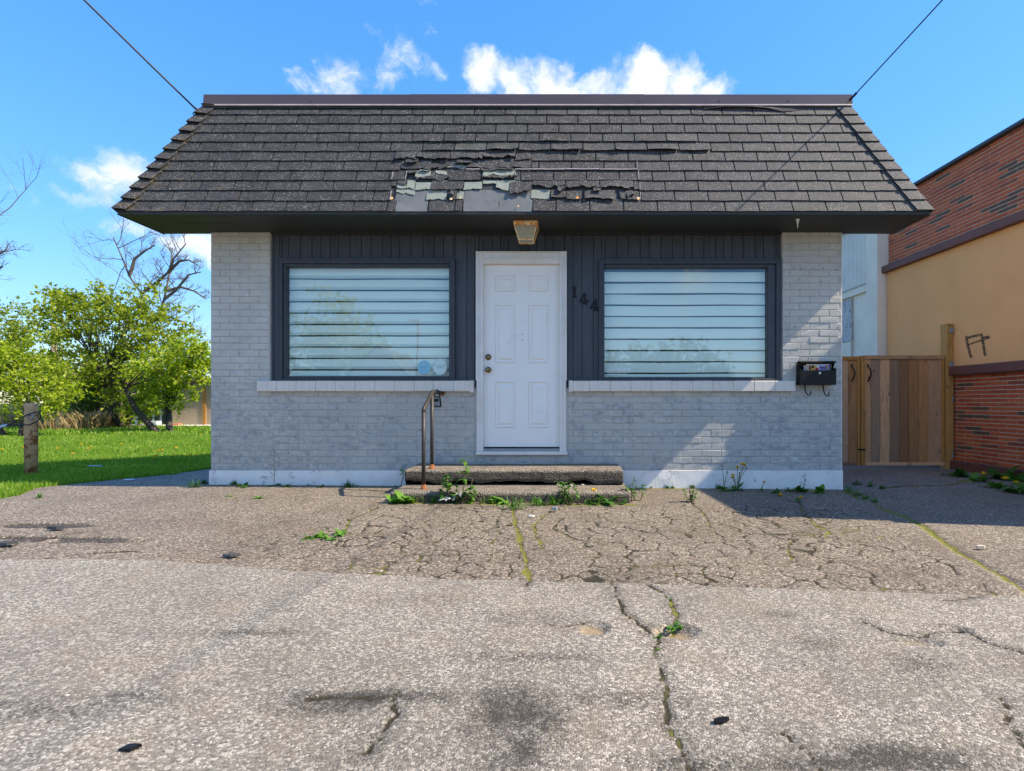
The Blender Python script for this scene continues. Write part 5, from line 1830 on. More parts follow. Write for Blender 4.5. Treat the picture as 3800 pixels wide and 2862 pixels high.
MB().cbox(3.12, GX(222), GYD - .022, GYD + .05, GZ0, GZ0 + .045, .004).build('rail', M['cedar'], g2)
x = GX(222)
for w in (92, 57, 98, 100, 95, 99, 97, 100):
    x0 = x - w / 2.776 * (GYD + CAM_D) / FPX
    if x0 < 3.1: break
    MB().cbox(x0 + .002, x - .002, GYD + random.uniform(-.006, .004), GYD + .024, GZ0 + .04, GZ1 - .05, .003).build('board', M['cedar'], g2)
    x = x0
for gt, zx in ((g2, 172), (g1, 340)):
    hx = GX(zx)
    zt_ = CAM_H + (PY0 - (1180 + 480 / 2.776)) * 8 / FPX
    MB().tube([(hx - .015, GYD - .01, zt_), (hx - .012, GYD - .03, zt_ - .04), (hx + .004, GYD - .055, zt_ - .09), (hx + .010, GYD - .055, zt_ - .15), (hx - .004, GYD - .05, zt_ - .21), (hx - .014, GYD - .012, zt_ - .255)], [.012, .009, .010, .011, .010, .009], 8).build('pull_handle', M['metal_dark'], gt, True)
for dz_ in (0.25, 0.07):
    pass
MB().cbox(GX(222), GX(300), GYD - .03, GYD - .02, .215, .235, .002).build('latch_bolt', M['metal_dark'], g1)
MB().lathe([(0, 0), (.012, 0), (.010, -.006), (0, -.006)], (GX(343), GYD - .006, 1.30), 10, 'y').build('latch', M['metal_dark'], g1)
pst = thing('gate_post', 'tall square yellow cedar gate post against the stucco building', 'post', (5.78, GYD + .02, -.1))
px0, px1 = GX(1124), GX(1195)
MB().cbox(px0, px1, GYD - .05, GYD + .09, -.12, 2.095, .006).build('shaft', M['cedar_new'], pst)
for zy in (135, 480, 836, 1405):
    z = CAM_H + (PY0 - (1180 + zy / 2.776)) * 8 / FPX
    MB().cbox(px1 - .01, BR.x - .03 if z > 1.3 else BR.x + .005, GYD - .066, GYD - .051, z - .045, z + .045, .003).build('wall_bracket', M['galv'], pst)
# pale soffit-lit post base shadow board
MB().box(3.1, 5.72, GYD + .2, GYD + .215, -.1, .05)


# ------------------------------------------------------------------ trees behind the lawn
M['bark'] = plain('grey_brown_bark', (0.075, 0.058, 0.045), (0.045, 0.035, 0.028), 6, .9, .8, 25)
M['bark_grey'] = plain('grey_dead_bark', (0.15, 0.12, 0.10), (0.10, 0.08, 0.066), 6, .9, .6, 25)
M['leaf_a'] = leafmat('spring_leaves', (0.10, 0.15, 0.012), (0.31, 0.37, 0.02), (0.50, 0.52, 0.06), .5)
M['leaf_b'] = leafmat('bright_spring_leaves', (0.13, 0.19, 0.012), (0.38, 0.45, 0.02), (0.56, 0.60, 0.07), .5)
M['leaf_c'] = leafmat('darker_thicket_leaves', (0.04, 0.075, 0.010), (0.09, 0.16, 0.014), (0.18, 0.25, 0.03), .4)
M['weed'] = leafmat('weed_leaves', (0.05, 0.14, 0.02), (0.10, 0.24, 0.025), (0.17, 0.32, 0.04), .3)
M['weed_dark'] = leafmat('dark_weed_leaves', (0.025, 0.08, 0.012), (0.05, 0.14, 0.02), (0.08, 0.18, 0.03), .3)
M['petal'] = plain('dandelion_yellow', (0.90, 0.62, 0.012), (0.85, 0.52, 0.008), 60, .7, .3)
M['stalk'] = plain('weed_stalk', (0.12, 0.15, 0.04), (0.14, 0.10, 0.05), 12, .7, .2)
M['straw'] = leafmat('dry_straw', (0.30, 0.20, 0.09), (0.42, 0.31, 0.16), (0.50, 0.40, 0.24), .2)


def limb(mb, a, b_, r0, r1, wob, rs, n=6, k=6):
    a, b_ = Vector(a), Vector(b_)
    L = (b_ - a).length
    pts = []
    o1 = Vector((rs.uniform(-1, 1), rs.uniform(-1, 1), rs.uniform(-.4, .8))) * wob * L
    for i in range(n + 1):
        t = i / n
        p = a.lerp(b_, t) + o1 * math.sin(t * math.pi) + Vector((rs.uniform(-1, 1), rs.uniform(-1, 1), rs.uniform(-1, 1))) * wob * .12 * L * (0 < i < n)
        pts.append(p)
    mb.tube(pts, [r0 + (r1 - r0) * i / n for i in range(n + 1)], k, cap=False)
    return pts


def leaf_quads(centers, per, spread, size, rs, up=0.9):
    """numpy leaf quads scattered round centres (x,y,z,weight)"""
    c = np.repeat(np.array([p[:3] for p in centers], float), per, axis=0)
    n = len(c)
    d = rs.normal(0, 1, (n, 3)) * np.array([spread, spread, spread * .8])
    c = c + d
    u = rs.normal(0, 1, (n, 3))
    u /= np.linalg.norm(u, axis=1)[:, None]
    w = rs.normal(0, 1, (n, 3)) + np.array([0, 0, up])
    v = np.cross(u, w)
    v /= np.linalg.norm(v, axis=1)[:, None] + 1e-9
    s = size * rs.uniform(.55, 1.35, n)[:, None]
    nn = np.cross(u, v)
    V = np.stack([c - u * s * .5, c + v * s * .32 + nn * s * .06, c + u * s * .5, c - v * s * .32 + nn * s * .06], 1).reshape(-1, 3)
    F = np.arange(n * 4).reshape(-1, 4)
    return V, F


def leafy_tree(name, label, base, blobs_, nclus, per, size, mat, trunk_r, seed, group='leafy trees behind the lawn', cat='tree', stems=1, spread=.3, twigs=5):
    """blobs_: (x, y, z, rx, ry, rz) volumes of the crown"""
    rs = random.Random(seed)
    nr = np.random.default_rng(seed)
    t = thing(name, label, cat, base, group)
    cl = []
    vol = [b_[3] * b_[4] * b_[5] for b_ in blobs_]
    while len(cl) < nclus:
        b_ = rs.choices(blobs_, vol)[0]
        p = Vector((rs.gauss(0, 1), rs.gauss(0, 1), rs.gauss(0, 1))).normalized() * (rs.random() ** .45) * (1.0 if rs.random() > .16 else rs.uniform(1.0, 1.35))
        cl.append(Vector((b_[0] + p.x * b_[3], b_[1] + p.y * b_[4], b_[2] + p.z * b_[5])))
    wood = MB()
    base = Vector(base)
    cen = sum((Vector(b_[:3]) * w for b_, w in zip(blobs_, vol)), Vector()) / sum(vol)
    forks = []
    for k in range(stems):
        off_ = Vector((rs.uniform(-.5, .5), rs.uniform(-.4, .4), 0)) * (stems > 1)
        top = base.lerp(cen, .75) + off_ * 2.2
        pts = limb(wood, base + off_ * .4 - Vector((0, 0, .1)), top, trunk_r, trunk_r * .5, .06, rs, 8, 8)
        forks += pts[3:]
    wood_main = wood
    tw_c, tw_d = [], []
    for n_, c in enumerate(cl):
        if n_ % 2 == 0:
            f0 = min(forks, key=lambda q: (q - c).length + max(0, q.z - c.z) * 1.5)
            limb(wood_main, f0, c, max(.010, trunk_r * .15), .005, .10, rs, 4, 4)
        out = (c - cen)
        out.normalize()
        for k in range(twigs):
            d = (Vector((rs.gauss(0, 1), rs.gauss(0, 1), rs.gauss(.25, .8))).normalized() + out * .7).normalized()
            L = spread * rs.uniform(1.3, 3.2)
            e = c + d * L + Vector((0, 0, -.12 * L))
            if k % 2 == 0:
                wood_main.tube([c, c.lerp(e, .5) + Vector((0, 0, .04 * L)), e], [.006, .004, .002], 3, cap=False)
            m_ = max(4, int(per / twigs))
            for q in range(m_):
                u = (q + rs.random()) / m_
                tw_c.append(c.lerp(e, u ** .8))
    wood_main.build('trunk', M['bark'], t, True)
    V, F = leaf_quads(tw_c, 1, size * .55, size, nr)
    V = V - np.array(woff(t))
    link('crown', npmesh('crown', V, F, mat), t)
    return t


def tp(px, py, Z):
    """photo point at a chosen distance from the camera plane"""
    return at(px, py, Z - CAM_D)


def blob(px, py, Z, rx, ry, rz):
    p = tp(px, py, Z)
    k = Z / FPX
    return (p.x, p.y, p.z, rx * k, ry, rz * k)


def foot(px, Z):
    x = (px - PX0) * Z / FPX
    return (x, Z - CAM_D, -.03 if x > -6 else .0)


leafy_tree('leafy_tree', 'broad leafy spring tree with dark limbs in the middle of the lawn edge', foot(470, 17.5),
           [blob(300, 1180, 17.5, 150, 1.3, 110), blob(470, 1150, 17.5, 150, 1.4, 100), blob(580, 1230, 17.5, 130, 1.2, 110), blob(400, 1320, 17.5, 210, 1.3, 90), blob(500, 1440, 17, 120, 1.0, 100), blob(330, 1400, 17.2, 110, 1.0, 80), blob(250, 1120, 17.8, 80, 1.0, 60)], 200, 64, .12, M['leaf_a'], .13, 4, stems=3, spread=.21)
leafy_tree('leafy_tree', 'bright leafy tree overhanging the concrete garage next to the grey building', foot(640, 15.5),
           [blob(690, 1355, 15.5, 100, 1.0, 75), blob(620, 1430, 15.5, 80, .8, 75), blob(745, 1310, 15.5, 60, .8, 60), blob(755, 1420, 15.5, 40, .6, 45), blob(560, 1390, 15.8, 60, .6, 80), blob(545, 1500, 15.8, 40, .6, 60)], 105, 60, .105, M['leaf_b'], .10, 9, stems=2, spread=.16)
leafy_tree('leafy_tree', 'low yellow-green leafy tree behind the rusty post', foot(60, 13.5),
           [blob(60, 1410, 13.5, 140, 1.0, 85), blob(180, 1450, 13.5, 70, .7, 60), blob(-40, 1340, 13.5, 90, .8, 90), blob(110, 1490, 13.3, 110, .7, 40), blob(30, 1330, 13.6, 70, .6, 50)], 105, 64, .095, M['leaf_b'], .07, 14, stems=2, spread=.17)
leafy_tree('leafy_tree', 'thinly leaved taller tree at the far left edge', foot(140, 21.5),
           [blob(60, 1230, 21.5, 130, 1.2, 90), blob(190, 1240, 21.5, 110, 1.2, 120), blob(130, 1330, 21.5, 130, 1.2, 90), blob(220, 1400, 21, 100, 1., 70)], 105, 48, .13, M['leaf_a'], .10, 21, stems=2, spread=.26)
leafy_tree('leafy_shrub', 'dark leafy thicket between the dry reeds and the garage', foot(440, 18.0),
           [blob(420, 1500, 18.0, 100, .8, 70), blob(500, 1530, 18.0, 60, .6, 50), blob(340, 1490, 18.3, 80, .7, 55)], 70, 50, .10, M['leaf_c'], .06, 31, cat='shrub', group='shrubs behind the lawn', stems=3, spread=.2)
leafy_tree('leafy_shrub', 'shadowy undergrowth behind the rusty post', foot(120, 20.0),
           [blob(60, 1540, 20, 120, .8, 45), blob(200, 1530, 20, 90, .8, 55)], 60, 45, .11, M['leaf_c'], .05, 37, cat='shrub', group='shrubs behind the lawn', stems=4, spread=.22)

def bare_tree(label, base, mains, seed, r0, depth=4, tw=1.0):
    rs = random.Random(seed)
    t = thing('bare_tree', label, 'tree', base, 'bare trees')
    wood, twig = MB(), MB()

    def grow(p, d, L, r_, lev):
        n = 5
        pts = [p]
        dd = d.copy()
        for i in range(n):
            dd = (dd + Vector((rs.uniform(-1, 1), rs.uniform(-1, 1), rs.uniform(-.8, 1))) * .20).normalized()
            pts.append(pts[-1] + dd * L / n)
        (wood if lev < 2 else twig).tube(pts, [r_ * (1 - .55 * i / n) for i in range(n + 1)], 6 if lev < 2 else 4, cap=False)
        if lev >= depth:
            return
        for k in range(4 if lev < 2 else 3):
            q = pts[rs.randint(2, n)]
            a = Vector((rs.uniform(-1, 1), rs.uniform(-1, 1), rs.uniform(-.5, 1))).normalized()
            nd_ = (dd * .75 + a * .85).normalized()
            grow(q, nd_, L * rs.uniform(.45, .68), r_ * .48, lev + 1)
    prev = None
    for pts in mains:
        P = [Vector(p) for p in pts]
        wood.tube(P, [r0 * (1 - .7 * i / (len(P) - 1)) for i in range(len(P))], 8, cap=False)
        for i in range(1, len(P)):
            d = (P[i] - P[i - 1]).normalized()
            for k in range(3):
                a = Vector((rs.uniform(-1, 1), rs.uniform(-.8, .8), rs.uniform(-.3, 1))).normalized()
                grow(P[i].lerp(P[i - 1], rs.random() * .7), (d * .5 + a).normalized(), (P[-1] - P[0]).length * rs.uniform(.14, .26) * tw, r0 * .26, 1)
    wood.build('trunk', M['bark_grey'], t, True)
    twig.build('twigs', M['bark_grey'], t, True)
    return t


ZB = 19.0
bare_tree('bare dead tree rising above the leafy trees beside the grey building', foot(520, ZB),
          [[tp(520, 1590, ZB), tp(535, 1400, ZB), tp(555, 1230, ZB), tp(525, 1090, ZB), tp(480, 1025, ZB), tp(455, 960, ZB), tp(420, 880, ZB)],
           [tp(525, 1090, ZB), tp(580, 1050, ZB), tp(625, 1010, ZB), tp(645, 960, ZB - .2), tp(690, 905, ZB - .2)],
           [tp(545, 1190, ZB), tp(590, 1170, ZB), tp(610, 1110, ZB + .3), tp(630, 1010, ZB + .3), tp(640, 920, ZB + .4)],
           [tp(550, 1200, ZB), tp(610, 1170, ZB), tp(680, 1195, ZB - .3), tp(750, 1240, ZB - .3)],
           [tp(610, 1110, ZB), tp(650, 1080, ZB), tp(700, 1020, ZB), tp(745, 1010, ZB)],
           [tp(625, 1010, ZB), tp(665, 970, ZB), tp(700, 965, ZB), tp(735, 985, ZB)],
           [tp(480, 1025, ZB), tp(500, 960, ZB), tp(540, 930, ZB), tp(575, 910, ZB)],
           [tp(620, 1080, ZB), tp(670, 1065, ZB), tp(720, 1080, ZB), tp(765, 1110, ZB)]], 6, .058, 4, 1.0)
bare_tree('bare branches reaching in from the left edge of the picture', foot(-180, 16.0),
          [[tp(-180, 1580, 16), tp(-170, 1300, 16), tp(-130, 1050, 16), tp(-80, 900, 16), tp(-30, 820, 16)],
           [tp(-150, 1180, 16), tp(-90, 1080, 16), tp(-40, 1020, 16), tp(10, 990, 16)],
           [tp(-130, 1080, 16), tp(-80, 1000, 16), tp(-30, 960, 16), tp(20, 930, 16)]], 12, .06, 4, 1.1)

# dry reeds
rs_ = np.random.default_rng(8)


def straw_tuft(n, px0, px1, Z, h0, h1, lean):
    x = (rs_.uniform(px0, px1, n) - PX0) * Z / FPX
    y = Z - CAM_D + rs_.normal(0, .35, n)
    h = rs_.uniform(h0, h1, n)
    a = rs_.uniform(0, 2 * np.pi, n)
    l = h * rs_.uniform(0, lean, n)
    w = .012
    z0 = np.zeros(n) - .02
    V = np.stack([np.stack([x - w, y, z0], 1), np.stack([x + w, y, z0], 1), np.stack([x + np.cos(a) * l * .4 + w * .6, y + np.sin(a) * l * .4, z0 + h * .6], 1), np.stack([x + np.cos(a) * l, y + np.sin(a) * l, z0 + h], 1)], 1).reshape(-1, 3)
    F = np.arange(n * 4).reshape(-1, 4)
    return V, F


Vs, Fs = straw_tuft(900, 215, 390, 17.0, .25, .75, .8)
Vt, Ft = straw_tuft(260, 0, 215, 18.0, .3, 1.0, .5)
tag(link('dry_reeds', npmesh('dry_reeds', np.concatenate([Vs, Vt]), np.concatenate([Fs, Ft + len(Vs)]), M['straw'])), 'dry tan reeds at the far edge of the lawn', 'reeds', kind='stuff')

# far buildings beyond the trees
M['farwall'] = plain('far_tan_wall', (0.30, 0.22, 0.155), (0.25, 0.18, 0.125), 1.5, .9, .2, 20)
M['farroof'] = plain('far_brown_roof', (0.20, 0.105, 0.075), (0.15, 0.08, 0.06), 3, .9, .3, 20)
M['concretewall'] = plain('beige_concrete_wall', (0.40, 0.335, 0.26), (0.34, 0.28, 0.22), 2, .9, .3, 30)
M['bluewhite'] = plain('pale_blue_paint', (0.50, 0.60, 0.70), (0.42, 0.52, 0.62), 4, .6, .1)
M['tarp'] = plain('dark_green_door', (0.02, 0.045, 0.035), (0.03, 0.055, 0.04), 2, .7, .1)
M['orange'] = plain('orange_plastic', (0.75, 0.20, 0.06), (0.65, 0.17, 0.05), 4, .5, .1)
ZF = 30.0
q0, q1 = tp(140, 1500, ZF), tp(420, 1500, ZF)
fh = thing('far_house', 'low brown-roofed house seen through the leafy trees', 'house', ((q0.x + q1.x) / 2, q0.y + 2, 0))
zr, ze = tp(0, 1368, ZF).z, tp(0, 1420, ZF).z
MB().box(q0.x + .3, q1.x - .3, q0.y, q0.y + 5, -.05, ze + .05).build('wall', M['farwall'], fh)
MB().prism([(q0.y - .5, ze), (q0.y + 2.5, zr), (q0.y + 5.5, ze), (q0.y + 5.5, ze - .12), (q0.y - .5, ze - .12)], q0.x - .1, q1.x + .1, 'x').build('roof', M['farroof'], fh)
for xx in (.25, .6):
    xm = q0.x + (q1.x - q0.x) * xx
    wo = MB().cbox(xm - .5, xm + .5, q0.y - .04, q0.y + .02, .9, ze - .35, .01).build('window', M['bluewhite'], fh)
    MB().box(xm - .42, xm + .42, q0.y - .05, q0.y - .042, .98, ze - .43).build('pane', M['metal_dark'], wo)
ZG = 19.6
a, b_ = tp(490, 1580, ZG), tp(900, 1580, ZG)
ga = thing('garage', 'beige concrete garage with dark doors on a pale slab behind the trees', 'garage', ((a.x + b_.x) / 2, a.y + 1.5, 0))
ztop = tp(0, 1415, ZG).z
MB().box(tp(640, 0, ZG).x, b_.x, a.y, a.y + 4, .12, ztop).build('concrete_wall', M['concretewall'], ga)
MB().box(a.x, tp(640, 0, ZG).x, a.y + .25, a.y + 4, .12, ztop).build('bay_wall', M['farwall'], ga)
for px_a, px_b in ((497, 525), (530, 553), (558, 582), (586, 608)):
    MB().cbox(tp(px_a, 0, ZG).x, tp(px_b, 0, ZG).x, a.y + .18, a.y + .25, .14, 1.55, .01).build('bay_door', M['tarp'], ga)
for px_a in (492, 527, 555, 583):
    MB().cbox(tp(px_a, 0, ZG).x, tp(px_a + 5, 0, ZG).x, a.y + .12, a.y + .24, .12, 1.6, .01).build('door_post', M['bluewhite'], ga)
MB().cbox(a.x - .2, b_.x, a.y - .7, a.y + .3, -.05, .12, .01).build('slab', M['plinth'], ga)
MB().cbox(a.x - .15, b_.x, a.y - .15, a.y + 4.2, ztop, ztop + .12, .01).build('roof_edge', M['farwall'], ga)
MB().cbox(tp(752, 0, ZG).x, tp(766, 0, ZG).x, a.y - .03, a.y + .02, .12, 1.5, .01).build('timber_post', M['cedar_new'], ga)
o_ = tp(680, 1574, ZG)
MB().cbox(tp(540, 0, ZG).x, tp(608, 0, ZG).x, a.y - .35, a.y - .1, .12, .26, .01).build('bench_board', M['bluewhite'], ga)
tag(MB().cbox(o_.x - .18, o_.x + .18, a.y - .5, a.y - .3, .12, .17, .01).build('orange_scrap', M['orange'], None), 'small orange plastic scrap lying on the garage slab', 'litter')
up = thing('utility_pole', 'weathered utility pole standing among the trees at the left', 'pole', foot(200, 25))
MB().tube([Vector(foot(200, 25)), tp(200, 1200, 25)], [.13, .11], 10).build('shaft', M['farwall'], up, True)
wr = MB().tube([tp(200, 1222, 25), tp(540, 1264, 24), tp(800, 1262, 23)], .012, 5)
tag(wr.build('telephone_wire', M['cable'], None, True), 'thin wire running from the far utility pole behind the grey building', 'wire')

# ------------------------------------------------------------------ rusty pipe bollard with cable loop
M['rustpost'] = plain('rusty_cream_pipe', (0.66, 0.43, 0.24), (0.52, 0.32, 0.17), 7, .75, .5, 40, dirt=((0.26, 0.085, 0.025), 8, .48))
PBX, PBY = -6.40, .63
pbz = float(gz(PBX, PBY))
pb_ = thing('pipe_bollard', 'short rusty cream pipe bollard on the lawn edge', 'bollard', (PBX, PBY, pbz))
MB().lathe([(.0, -.1), (.063, -.1), (.063, .80), (.066, .84), (.063, .868), (.05, .868), (.048, .80), (0, .80)], (PBX, PBY, pbz), 24).build('pipe', M['rustpost'], pb_, True)
ey = MB()
n = 12
ey.tube([(PBX + .05 + .03 * math.cos(k * math.pi / 6), PBY - .062, pbz + .70 + .035 * math.sin(k * math.pi / 6)) for k in range(13)], .008, 6, cap=False)
ey.build('eye_ring', M['galv'], pb_, True)
cl_ = thing('barrier_cable', 'black cable loop with blue sleeve tied to the rusty bollard', 'cable', (PBX - .2, PBY - .1, pbz + .6))
w0 = lambda sx, sy, y=PBY - .1: at(sx, sy, y)
MB().tube([w0(-60, 1600), w0(0, 1583), w0(30, 1578), w0(60, 1562), w0(100, 1540), w0(130, 1530), w0(148, 1532), w0(152, 1545), w0(140, 1563), w0(110, 1577), w0(60, 1577), w0(25, 1579)], .0075, 8).build('loop', M['cable'], cl_, True)
MB().tube([w0(-70, 1604), w0(-20, 1590), w0(26, 1578)], [.02, .022, .014], 10).build('sleeve', M['bluewhite'], cl_, True)

# ------------------------------------------------------------------ weeds
def leaf_strip(v, f, base, d, L, w, droop, rs, lobes=0):
    """one leaf as a bent strip"""
    n = 5
    d = Vector(d).normalized()
    side = d.cross(Vector((0, 0, 1)))
    if side.length < 1e-3:
        side = Vector((1, 0, 0))
    side.normalize()
    i0 = len(v)
    p = Vector(base)
    dd = d.copy()
    for i in range(n + 1):
        t = i / n
        ww = w * (math.sin(min(1, t * 1.05 + .12) * math.pi) ** .8 + .08)
        if lobes and i % 2:
            ww *= .5
        v.append(p - side * ww * .5 + Vector((0, 0, ww * .12)))
        v.append(p + side * ww * .5 + Vector((0, 0, ww * .12)))
        dd = (dd + Vector((0, 0, -droop / n))).normalized()
        p = p + dd * L / n
    for i in range(n):
        f.append((i0 + 2 * i, i0 + 2 * i + 1, i0 + 2 * i + 3, i0 + 2 * i + 2))


def dandelion_head(parent, p, r_, bud=False):
    if bud:
        MB().lathe([(0, -.006), (r_ * .5, -.002), (r_ * .45, .012), (r_ * .2, .02), (0, .02)], p, 8).build('bud', M['stalk'], parent)
        return
    v, f = [], []
    rs = random.Random(int((p[0] + p[1]) * 9999))
    for k in range(34):
        a = rs.uniform(0, 6.283)
        e = rs.uniform(.1, 1.35)
        d = Vector((math.cos(a) * math.sin(e), math.sin(a) * math.sin(e), math.cos(e) * .7))
        s_ = d.cross(Vector((0, 0, 1))).normalized() * r_ * .16
        b0 = Vector(p)
        i0 = len(v)
        v += [b0 - s_ * .4, b0 + s_ * .4, b0 + d * r_ + s_, b0 + d * r_ - s_]
        f.append((i0, i0 + 1, i0 + 2, i0 + 3))
    MB().add(v, f).build('flower_head', M['petal'], parent)


def weed(label, pos_, kind, size, seed, flowers=(), buds=(), group=None, name='weed', dark=False, cat='weed'):
    """kind: rosette, leafy, grass"""
    rs = random.Random(seed)
    pos_ = Vector(pos_)
    t = thing(name, label, cat, pos_, group)
    v, f, st = [], [], MB()
    m = M['weed_dark'] if dark else M['weed']
    if kind == 'rosette':
        for k in range(int(9 + size * 20)):
            a = rs.uniform(0, 6.283)
            el = rs.uniform(.25, 1.1)
            leaf_strip(v, f, pos_ + Vector((math.cos(a), math.sin(a), 0)) * .008, (math.cos(a) * math.cos(el), math.sin(a) * math.cos(el), math.sin(el)), size * rs.uniform(.6, 1.1), size * rs.uniform(.16, .26), 1.0, rs, lobes=1)
    elif kind == 'broad':
        for k in range(int(7 + size * 14)):
            a = rs.uniform(0, 6.283)
            el = rs.uniform(.5, 1.25)
            leaf_strip(v, f, pos_ + Vector((rs.uniform(-.3, .3) * size, rs.uniform(-.15, .15) * size, 0)), (math.cos(a) * math.cos(el), math.sin(a) * math.cos(el), math.sin(el)), size * rs.uniform(.5, 1.0), size * rs.uniform(.26, .4), 1.3, rs)
    elif kind == 'grass':
        for k in range(int(26 + size * 120)):
            a = rs.uniform(0, 6.283)
            el = rs.uniform(.7, 1.5)
            leaf_strip(v, f, pos_ + Vector((rs.gauss(0, .25) * size, rs.gauss(0, .12) * size, 0)), (math.cos(a) * math.cos(el), math.sin(a) * math.cos(el), math.sin(el)), size * rs.uniform(.5, 1.1), .006 + size * .012, 1.2, rs)
    elif kind == 'leafy':
        for s_ in range(rs.randint(4, 6)):
            b0 = pos_ + Vector((rs.gauss(0, .22) * size, rs.gauss(0, .12) * size, 0))
            h = size * rs.uniform(.55, 1.05)
            top = b0 + Vector((rs.uniform(-.3, .3) * size, rs.uniform(-.25, .1) * size, h))
            pts = [b0, b0.lerp(top, .5) + Vector((rs.uniform(-.02, .02), 0, 0)), top]
            st.tube(pts, [.0035, .003, .002], 5)
            for k in range(11):
                tt = rs.uniform(.15, 1.0)
                a = rs.uniform(0, 6.283)
                el = rs.uniform(.0, .9)
                leaf_strip(v, f, b0.lerp(top, tt), (math.cos(a) * math.cos(el), math.sin(a) * math.cos(el), math.sin(el)), size * rs.uniform(.16, .3), size * rs.uniform(.09, .14), .9, rs)
    elif kind == 'stem':
        top = pos_ + Vector((size * .12, -.02, size))
        st.tube([pos_, pos_.lerp(top, .5) + Vector((.02, 0, 0)), top], [.005, .004, .002], 5)
        for k in range(16):
            tt = rs.uniform(.45, 1.02)
            a = rs.uniform(0, 6.283)
            leaf_strip(v, f, pos_.lerp(top, tt), (math.cos(a), math.sin(a), .2), size * .2, size * .09, .9, rs)
    elif kind == 'dry':
        top = pos_ + Vector((rs.uniform(-.04, .04), 0, size))
        st.tube([pos_, pos_.lerp(top, .5) + Vector((.008, 0, 0)), top], [.003, .0025, .001], 4)
        for k in range(14):
            p = pos_.lerp(top, rs.uniform(.15, 1))
            d = Vector((rs.choice((-1, 1)) * rs.uniform(.02, .06), rs.uniform(-.03, .01), rs.uniform(.02, .07))) * size * 2
            st.tube([p, p + d], [.0014, .001], 4)
            st.lathe([(0, 0), (.004, .002), (.003, .008), (0, .01)], p + d, 5)
        m = M['weed_dark']
        for k in range(6):
            a = rs.uniform(0, 6.283)
            leaf_strip(v, f, pos_, (math.cos(a), math.sin(a), .6), size * .22, size * .06, 1.2, rs)
    for (dx, dy, h, r_) in flowers:
        top = pos_ + Vector((dx, dy, h))
        st.tube([pos_ + Vector((dx * .1, dy * .1, 0)), pos_ + Vector((dx * .45, dy * .45, h * .6)), top], [.0032, .003, .0028], 6)
        dandelion_head(t, top, r_ * 1.5)
    for (dx, dy, h) in buds:
        top = pos_ + Vector((dx, dy, h))
        st.tube([pos_, pos_ + Vector((dx * .4, dy * .4, h * .6)), top], [.0032, .003, .0026], 6)
        dandelion_head(t, top, .016, True)
    if v:
        MB().add(v, f).build('leaves', m, t)
    if st.v:
        st.build('stems', M['stalk'], t, True)
    return t


WF = 'weeds along the foot of the wall'
wl = [  # D-pixel foot, kind, size, flowers, buds, label, dark
    (1564, 1060, 'rosette', .13, (), ((-.02, 0, .26), (.03, -.01, .19)), 'weed with tall dark buds left of the flowering dandelion by the white band', False),
    (1592, 1060, 'rosette', .16, ((-.05, -.02, .16, .024), (-.055, -.02, .135, .022), (.0, -.01, .24, .024), (.055, -.02, .275, .026), (.075, -.02, .265, .022)), ((.10, 0, .235), (.02, -.02, .18)), 'tall dandelion with five yellow flowers in front of the white band', False),
    (1643, 1060, 'rosette', .07, ((.035, -.01, .085, .020),), (), 'small dandelion with one flower low against the white band', False),
    (1676, 1066, 'broad', .08, (), (), 'small rosette between two yellow flowers at the wall foot', True),
    (1684, 1072, 'rosette', .04, ((0, -.02, .01, .022),), (), 'flat dandelion flower lying on the shaded asphalt near the wall', True),
    (1710, 1062, 'broad', .11, (), (), 'round-leaved weed against the right part of the white band', False),
    (1735, 1063, 'broad', .13, (), ((.02, 0, .12),), 'wide low weed close to the right corner of the wall', True),
    (1768, 1064, 'broad', .13, (), (), 'broad bright weed nearest the right wall corner', False),
    (1720, 1085, 'rosette', .08, ((.035, -.02, .045, .018),), (), 'dandelion growing from the shaded crack in front of the wall', True),
    (1495, 1085, 'leafy', .14, (), ((.02, 0, .14),), 'leafy weed at the left edge of the building shadow on the asphalt', False),
    (1362, 1082, 'leafy', .2, (), (), 'upright leafy weed at the right end of the steps', False),
    (524, 1052, 'broad', .11, (), (), 'dark leafy weed at the wall left of the dry stalk', True),
    (592, 1050, 'dry', .34, (), (), 'tall dry brown weed stalk against the left wall', True),
    (620, 1052, 'rosette', .09, (), (), 'small weed just right of the dry stalk', True),
    (750, 1053, 'grass', .09, (), (), 'dark grass tuft at the left wall foot', True),
    (690, 1053, 'broad', .06, (), (), 'tiny weed at the wall between dry stalk and grass tuft', True),
    (865, 1052, 'stem', .19, (), (), 'pale green upright weed at the left end of the steps', False),
    (420, 1053, 'grass', .10, (), (), 'grass tuft at the left front corner of the building', True),
    (440, 1045, 'broad', .10, (), (), 'low weed beside the left front corner of the building', True),
    (495, 1073, 'broad', .05, (), (), 'tiny sunlit weed on the asphalt left of the rail shadow', False),
    (562, 1078, 'broad', .07, (), (), 'flat bright weed on the sunlit asphalt left of the steps', False),
    (85, 1075, 'grass', .05, (), (), 'tiny grass tuft in the asphalt beside the lawn', False),
]
